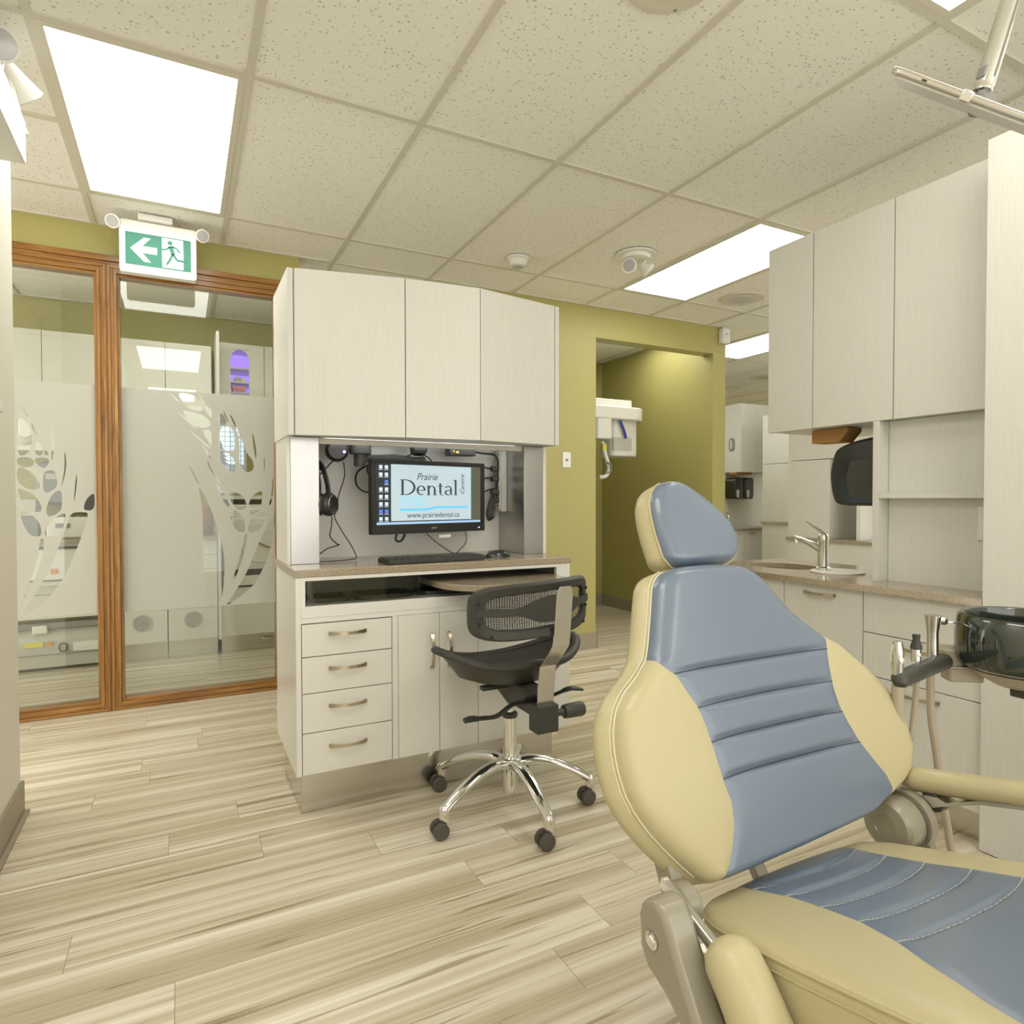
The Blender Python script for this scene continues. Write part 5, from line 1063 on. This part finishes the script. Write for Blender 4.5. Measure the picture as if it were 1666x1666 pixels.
part('chair_body', MB().prism([(.84, .80, .34), (.84, .76, .25), (.84, .1, .20), (.84, -.1, .45), (.84, .3, .40)], (.41, 0, 0)), 'taupe', ch, .01)
part('pedestal', MB().box(.86, 1.22, -.1, .62, .04, .24).box(.80, 1.28, -.35, .70, 0, .05), 'taupe', ch, .015)
#@@CUSPIDOR
# ================================================================ CUSPIDOR AND ASSISTANT INSTRUMENTS
BC = (1.79, .792)
cu_ = thing('cuspidor', (*BC, .62), 'glossy dark green spittoon bowl cut off at the right edge', 'cuspidor')
part('bowl', MB().lathe([(.0, .712), (.09, .705), (.118, .706), (.134, .716), (.1405, .735), (.1400, .79), (.1345, .830), (.128, .838), (.120, .836), (.1165, .826), (.119, .79), (.110, .74), (.06, .725), (.0, .722)], (*BC, 0), (0, 0, 1), 56), 'bowl', cu_)
part('collar', MB().lathe([(.0, .665), (.06, .668), (.090, .685), (.112, .702), (.118, .7055), (.0, .7055)], (*BC, 0), (0, 0, 1), 48), 'bowlgrey', cu_)
part('support_arm', MB().tube(spline([(1.79, .79, .675), (1.86, .68, .66), (1.93, .52, .62), (1.97, .36, .5), (1.98, .30, .2), (1.98, .30, 0)]), .035, 14), 'bowlgrey', cu_)
part('clamp', MB().obox((1.80, .775, .655), (1, 0, 0), (0, 1, 0), (0, 0, 1), .05, .03, .010), 'graph', cu_, .004)
hl = thing('instrument_holder', (1.56, .89, .69), 'dark grey assistant instrument bar attached left of the spittoon', 'instrument holder')
p1, p2 = Vector((1.428, .868, .712)), Vector((1.685, .916, .712)); d_ = (p2-p1).normalized()
bar = MB().lathe([(0, -.018), (.010, -.016), (.017, -.009), (.0195, 0), (.0195, .26), (.016, .266), (0, .267)], p1, d_, 28).lathe([(0, -.016), (.012, -.011), (.0165, 0), (.012, .011), (0, .016)], p1 + Vector((-.006, -.006, -.001)), (0, -.2, 1), 20)
part('bar', bar, 'graph', hl)
part('swivel', MB().lathe([(.0, .700), (.034, .700), (.036, .703), (.036, .738), (.033, .741), (0, .7415)], (1.722, .925, 0), (0, 0, 1), 32), 'bowlgrey', hl)
part('swivel_block', MB().obox((1.742, .905, .678), (.8, -.6, 0), (.6, .8, 0), (0, 0, 1), .040, .024, .019), 'bowlgrey', hl, .005)
part('leaf_spring', MB().obox((1.725, .905, .6985), (.8, -.6, 0), (.6, .8, 0), (0, 0, 1), .035, .026, .0012), 'lgrey', hl)
part('link_rod', MB().tube([(1.765, .888, .678), (1.79, .86, .680)], .011, 12), 'hose', hl)
def hosed(name, label, cat): return thing(name, tuple(p1), label, cat)
t = hosed('suction_tip', 'silver suction valve with thick beige hose at the bar end', 'suction handpiece')
part('valve', MB().tube([(1.424, .872, .722), (1.4235, .872, .745), (1.423, .872, .775), (1.4225, .872, .797)], [.0105, .0115, .0125, .0085], 20, True, ((1, 0, 0), 1.05)), 'chrome_s', t); 
part('valve_button', MB().lathe([(.0065, 0), (.006, .003), (0, .004)], (1.419, .861, .757), (-.3, -1, .1), 16), 'chrome', t)
part('side_lever', MB().tube([(1.412, .878, .738), (1.409, .879, .765), (1.413, .878, .79)], .002, 6), 'chrome', t)
part('hose', MB().tube(spline([(1.418, .868, .698), (1.419, .868, .632), (1.430, .862, .563), (1.441, .856, .508), (1.458, .850, .447), (1.50, .86, .309), (1.56, .88, .15), (1.64, .86, .03), (1.75, .80, .015)]), [.0125]*16 + [.010]*49, 12), 'hose', t)
t = hosed('saliva_ejector', 'slim silver saliva ejector with black tip next on the bar', 'saliva ejector')
part('valve', MB().cyl((1.548, .905, .730), (1.550, .906, .762), .0105), 'chrome_s', t)
part('tip', MB().lathe([(.0125, 0), (.0125, .006), (.0075, .022), (.009, .034), (.0, .035)], (1.550, .906, .759)), 'blkm', t)
part('valve_button', MB().lathe([(.0045, 0), (.004, .003), (0, .004)], (1.546, .896, .747), (-.3, -1, .1), 14), 'chrome', t)
part('hose', MB().tube(spline([(1.549, .902, .693), (1.541, .905, .601), (1.532, .908, .529), (1.527, .909, .470), (1.520, .912, .390), (1.545, .91, .259), (1.63, .88, .113), (1.72, .83, .025)]), .0065, 10), 'hose', t)
t = hosed('air_water_syringe', 'metal air water syringe with bent nozzle pointing at the bowl', 'syringe')
part('handle', MB().tube([(1.644, .921, .725), (1.644, .921, .76), (1.645, .922, .785), (1.645, .922, .805), (1.645, .922, .829)], [.0125, .0125, .0125, .015, .018], 20, True, ((1, 0, 0), 1.)), 'chrome_s', t)
part('nozzle_nut', MB().lathe([(.0105, 0), (.0105, .008), (.006, .012), (0, .013)], (1.651, .905, .818), (.4, -1, 0), 18), 'chrome', t)
part('nozzle', MB().tube([(1.656, .893, .815), (1.690, .875, .814), (1.700, .868, .810), (1.714, .860, .796)], .0022, 8), 'chrome', t)
part('hose', MB().tube(spline([(1.636, .922, .693), (1.639, .920, .581), (1.650, .912, .483), (1.658, .906, .399), (1.671, .898, .316), (1.681, .891, .240), (1.709, .873, .104), (1.76, .84, .02)]), .009, 10), 'hose', t)
t = thing('foot_pedal', (2.12, .93, 0), 'grey round foot pedal at the lower right corner on the floor', 'pedal')
part('dome', MB().lathe([(.075, 0), (.075, .02), (.06, .045), (0, .055)], (2.125, .905, 0)), 'grey', t)
#@@TABLET
# ================================================================ OVERHEAD SCREEN ON POLE
tb = thing('overhead_display', (1.29, .64, 1.80), 'thin white framed ceiling screen seen edge-on at top right', 'monitor')
a0 = Vector((1.088, .692, 1.848)); a1 = Vector((1.289, .472, 1.655)); a1 = a0 + (a1-a0)*1.25
b0 = Vector((1.299, .796, 1.933)); ex_ = (a1-a0).normalized(); ed = (b0-a0); ed = (ed - ex_*ed.dot(ex_)).normalized(); en = ex_.cross(ed)
if en.z < 0: en = -en
LX = (a1-a0).length; LD = .16
ctr = a0 + ex_*LX/2 + ed*LD/2
def slab(hx, hy, r_, n0, n1): return [ctr + ex_*x + ed*y + en*n0 for x, y in rrect(0, 0, hx, hy, r_)], en*(n1-n0)
pp, dv = slab(LX, LD, .02, 0, .012); part('housing', MB().prism(pp, dv), 'chrome_s', tb, .004)
pp, dv = slab(LX*.97, LD*.95, .018, -.003, 0); part('screen_glass', MB().prism(pp, dv), 'lgrey', tb)
part('port', MB().obox(a0 + ex_*.058 + en*.006 - ed*.0005, ex_, ed, en, .004, .001, .0015), 'gap', tb)
pp = a0 + ex_*.13 + en*.006
part('end_cap', MB().obox(pp, ex_, ed, en, .009, .003, .008), 'chrome', tb, .002)
jt = Vector((1.290, .650, 1.845))
part('ball_mount', MB().lathe([(.0, 0), (.020, 0), (.022, .006), (.022, .018), (.014, .022), (.009, .026), (.010, .034)], jt - Vector((.0, 0, .030)), (.05, 0, 1), 8), 'grey', tb)
pd = Vector((.058, -.025, .20)).normalized(); q0 = jt + Vector((.002, 0, .004))
part('pole', MB().lathe([(.015, 0), (.016, .004), (.015, .008), (.0165, .012), (.0165, .728)], q0, pd, 28), 'chrome', tb)
part('pole_groove', MB().obox(q0 + pd*.37 + Vector((-.003, -.0155, 0)), pd, (1, 0, 0), (0, 1, 0), .35, .002, .002), 'grey', tb)
part('ceiling_plate', MB().lathe([(.06, 0), (.058, -.012), (.03, -.018)], q0 + pd*.738 + Vector((0, 0, .001)), (0, 0, 1)), 'lgrey', tb)
for s_ in (-1, 1): part('clip', MB().obox(q0 + pd*.035 + Vector((.0185*s_, -.0*s_, .002*s_)), (1, 0, 0), (0, 1, 0), pd, .003, .007, .010), 'grey', tb, .001)
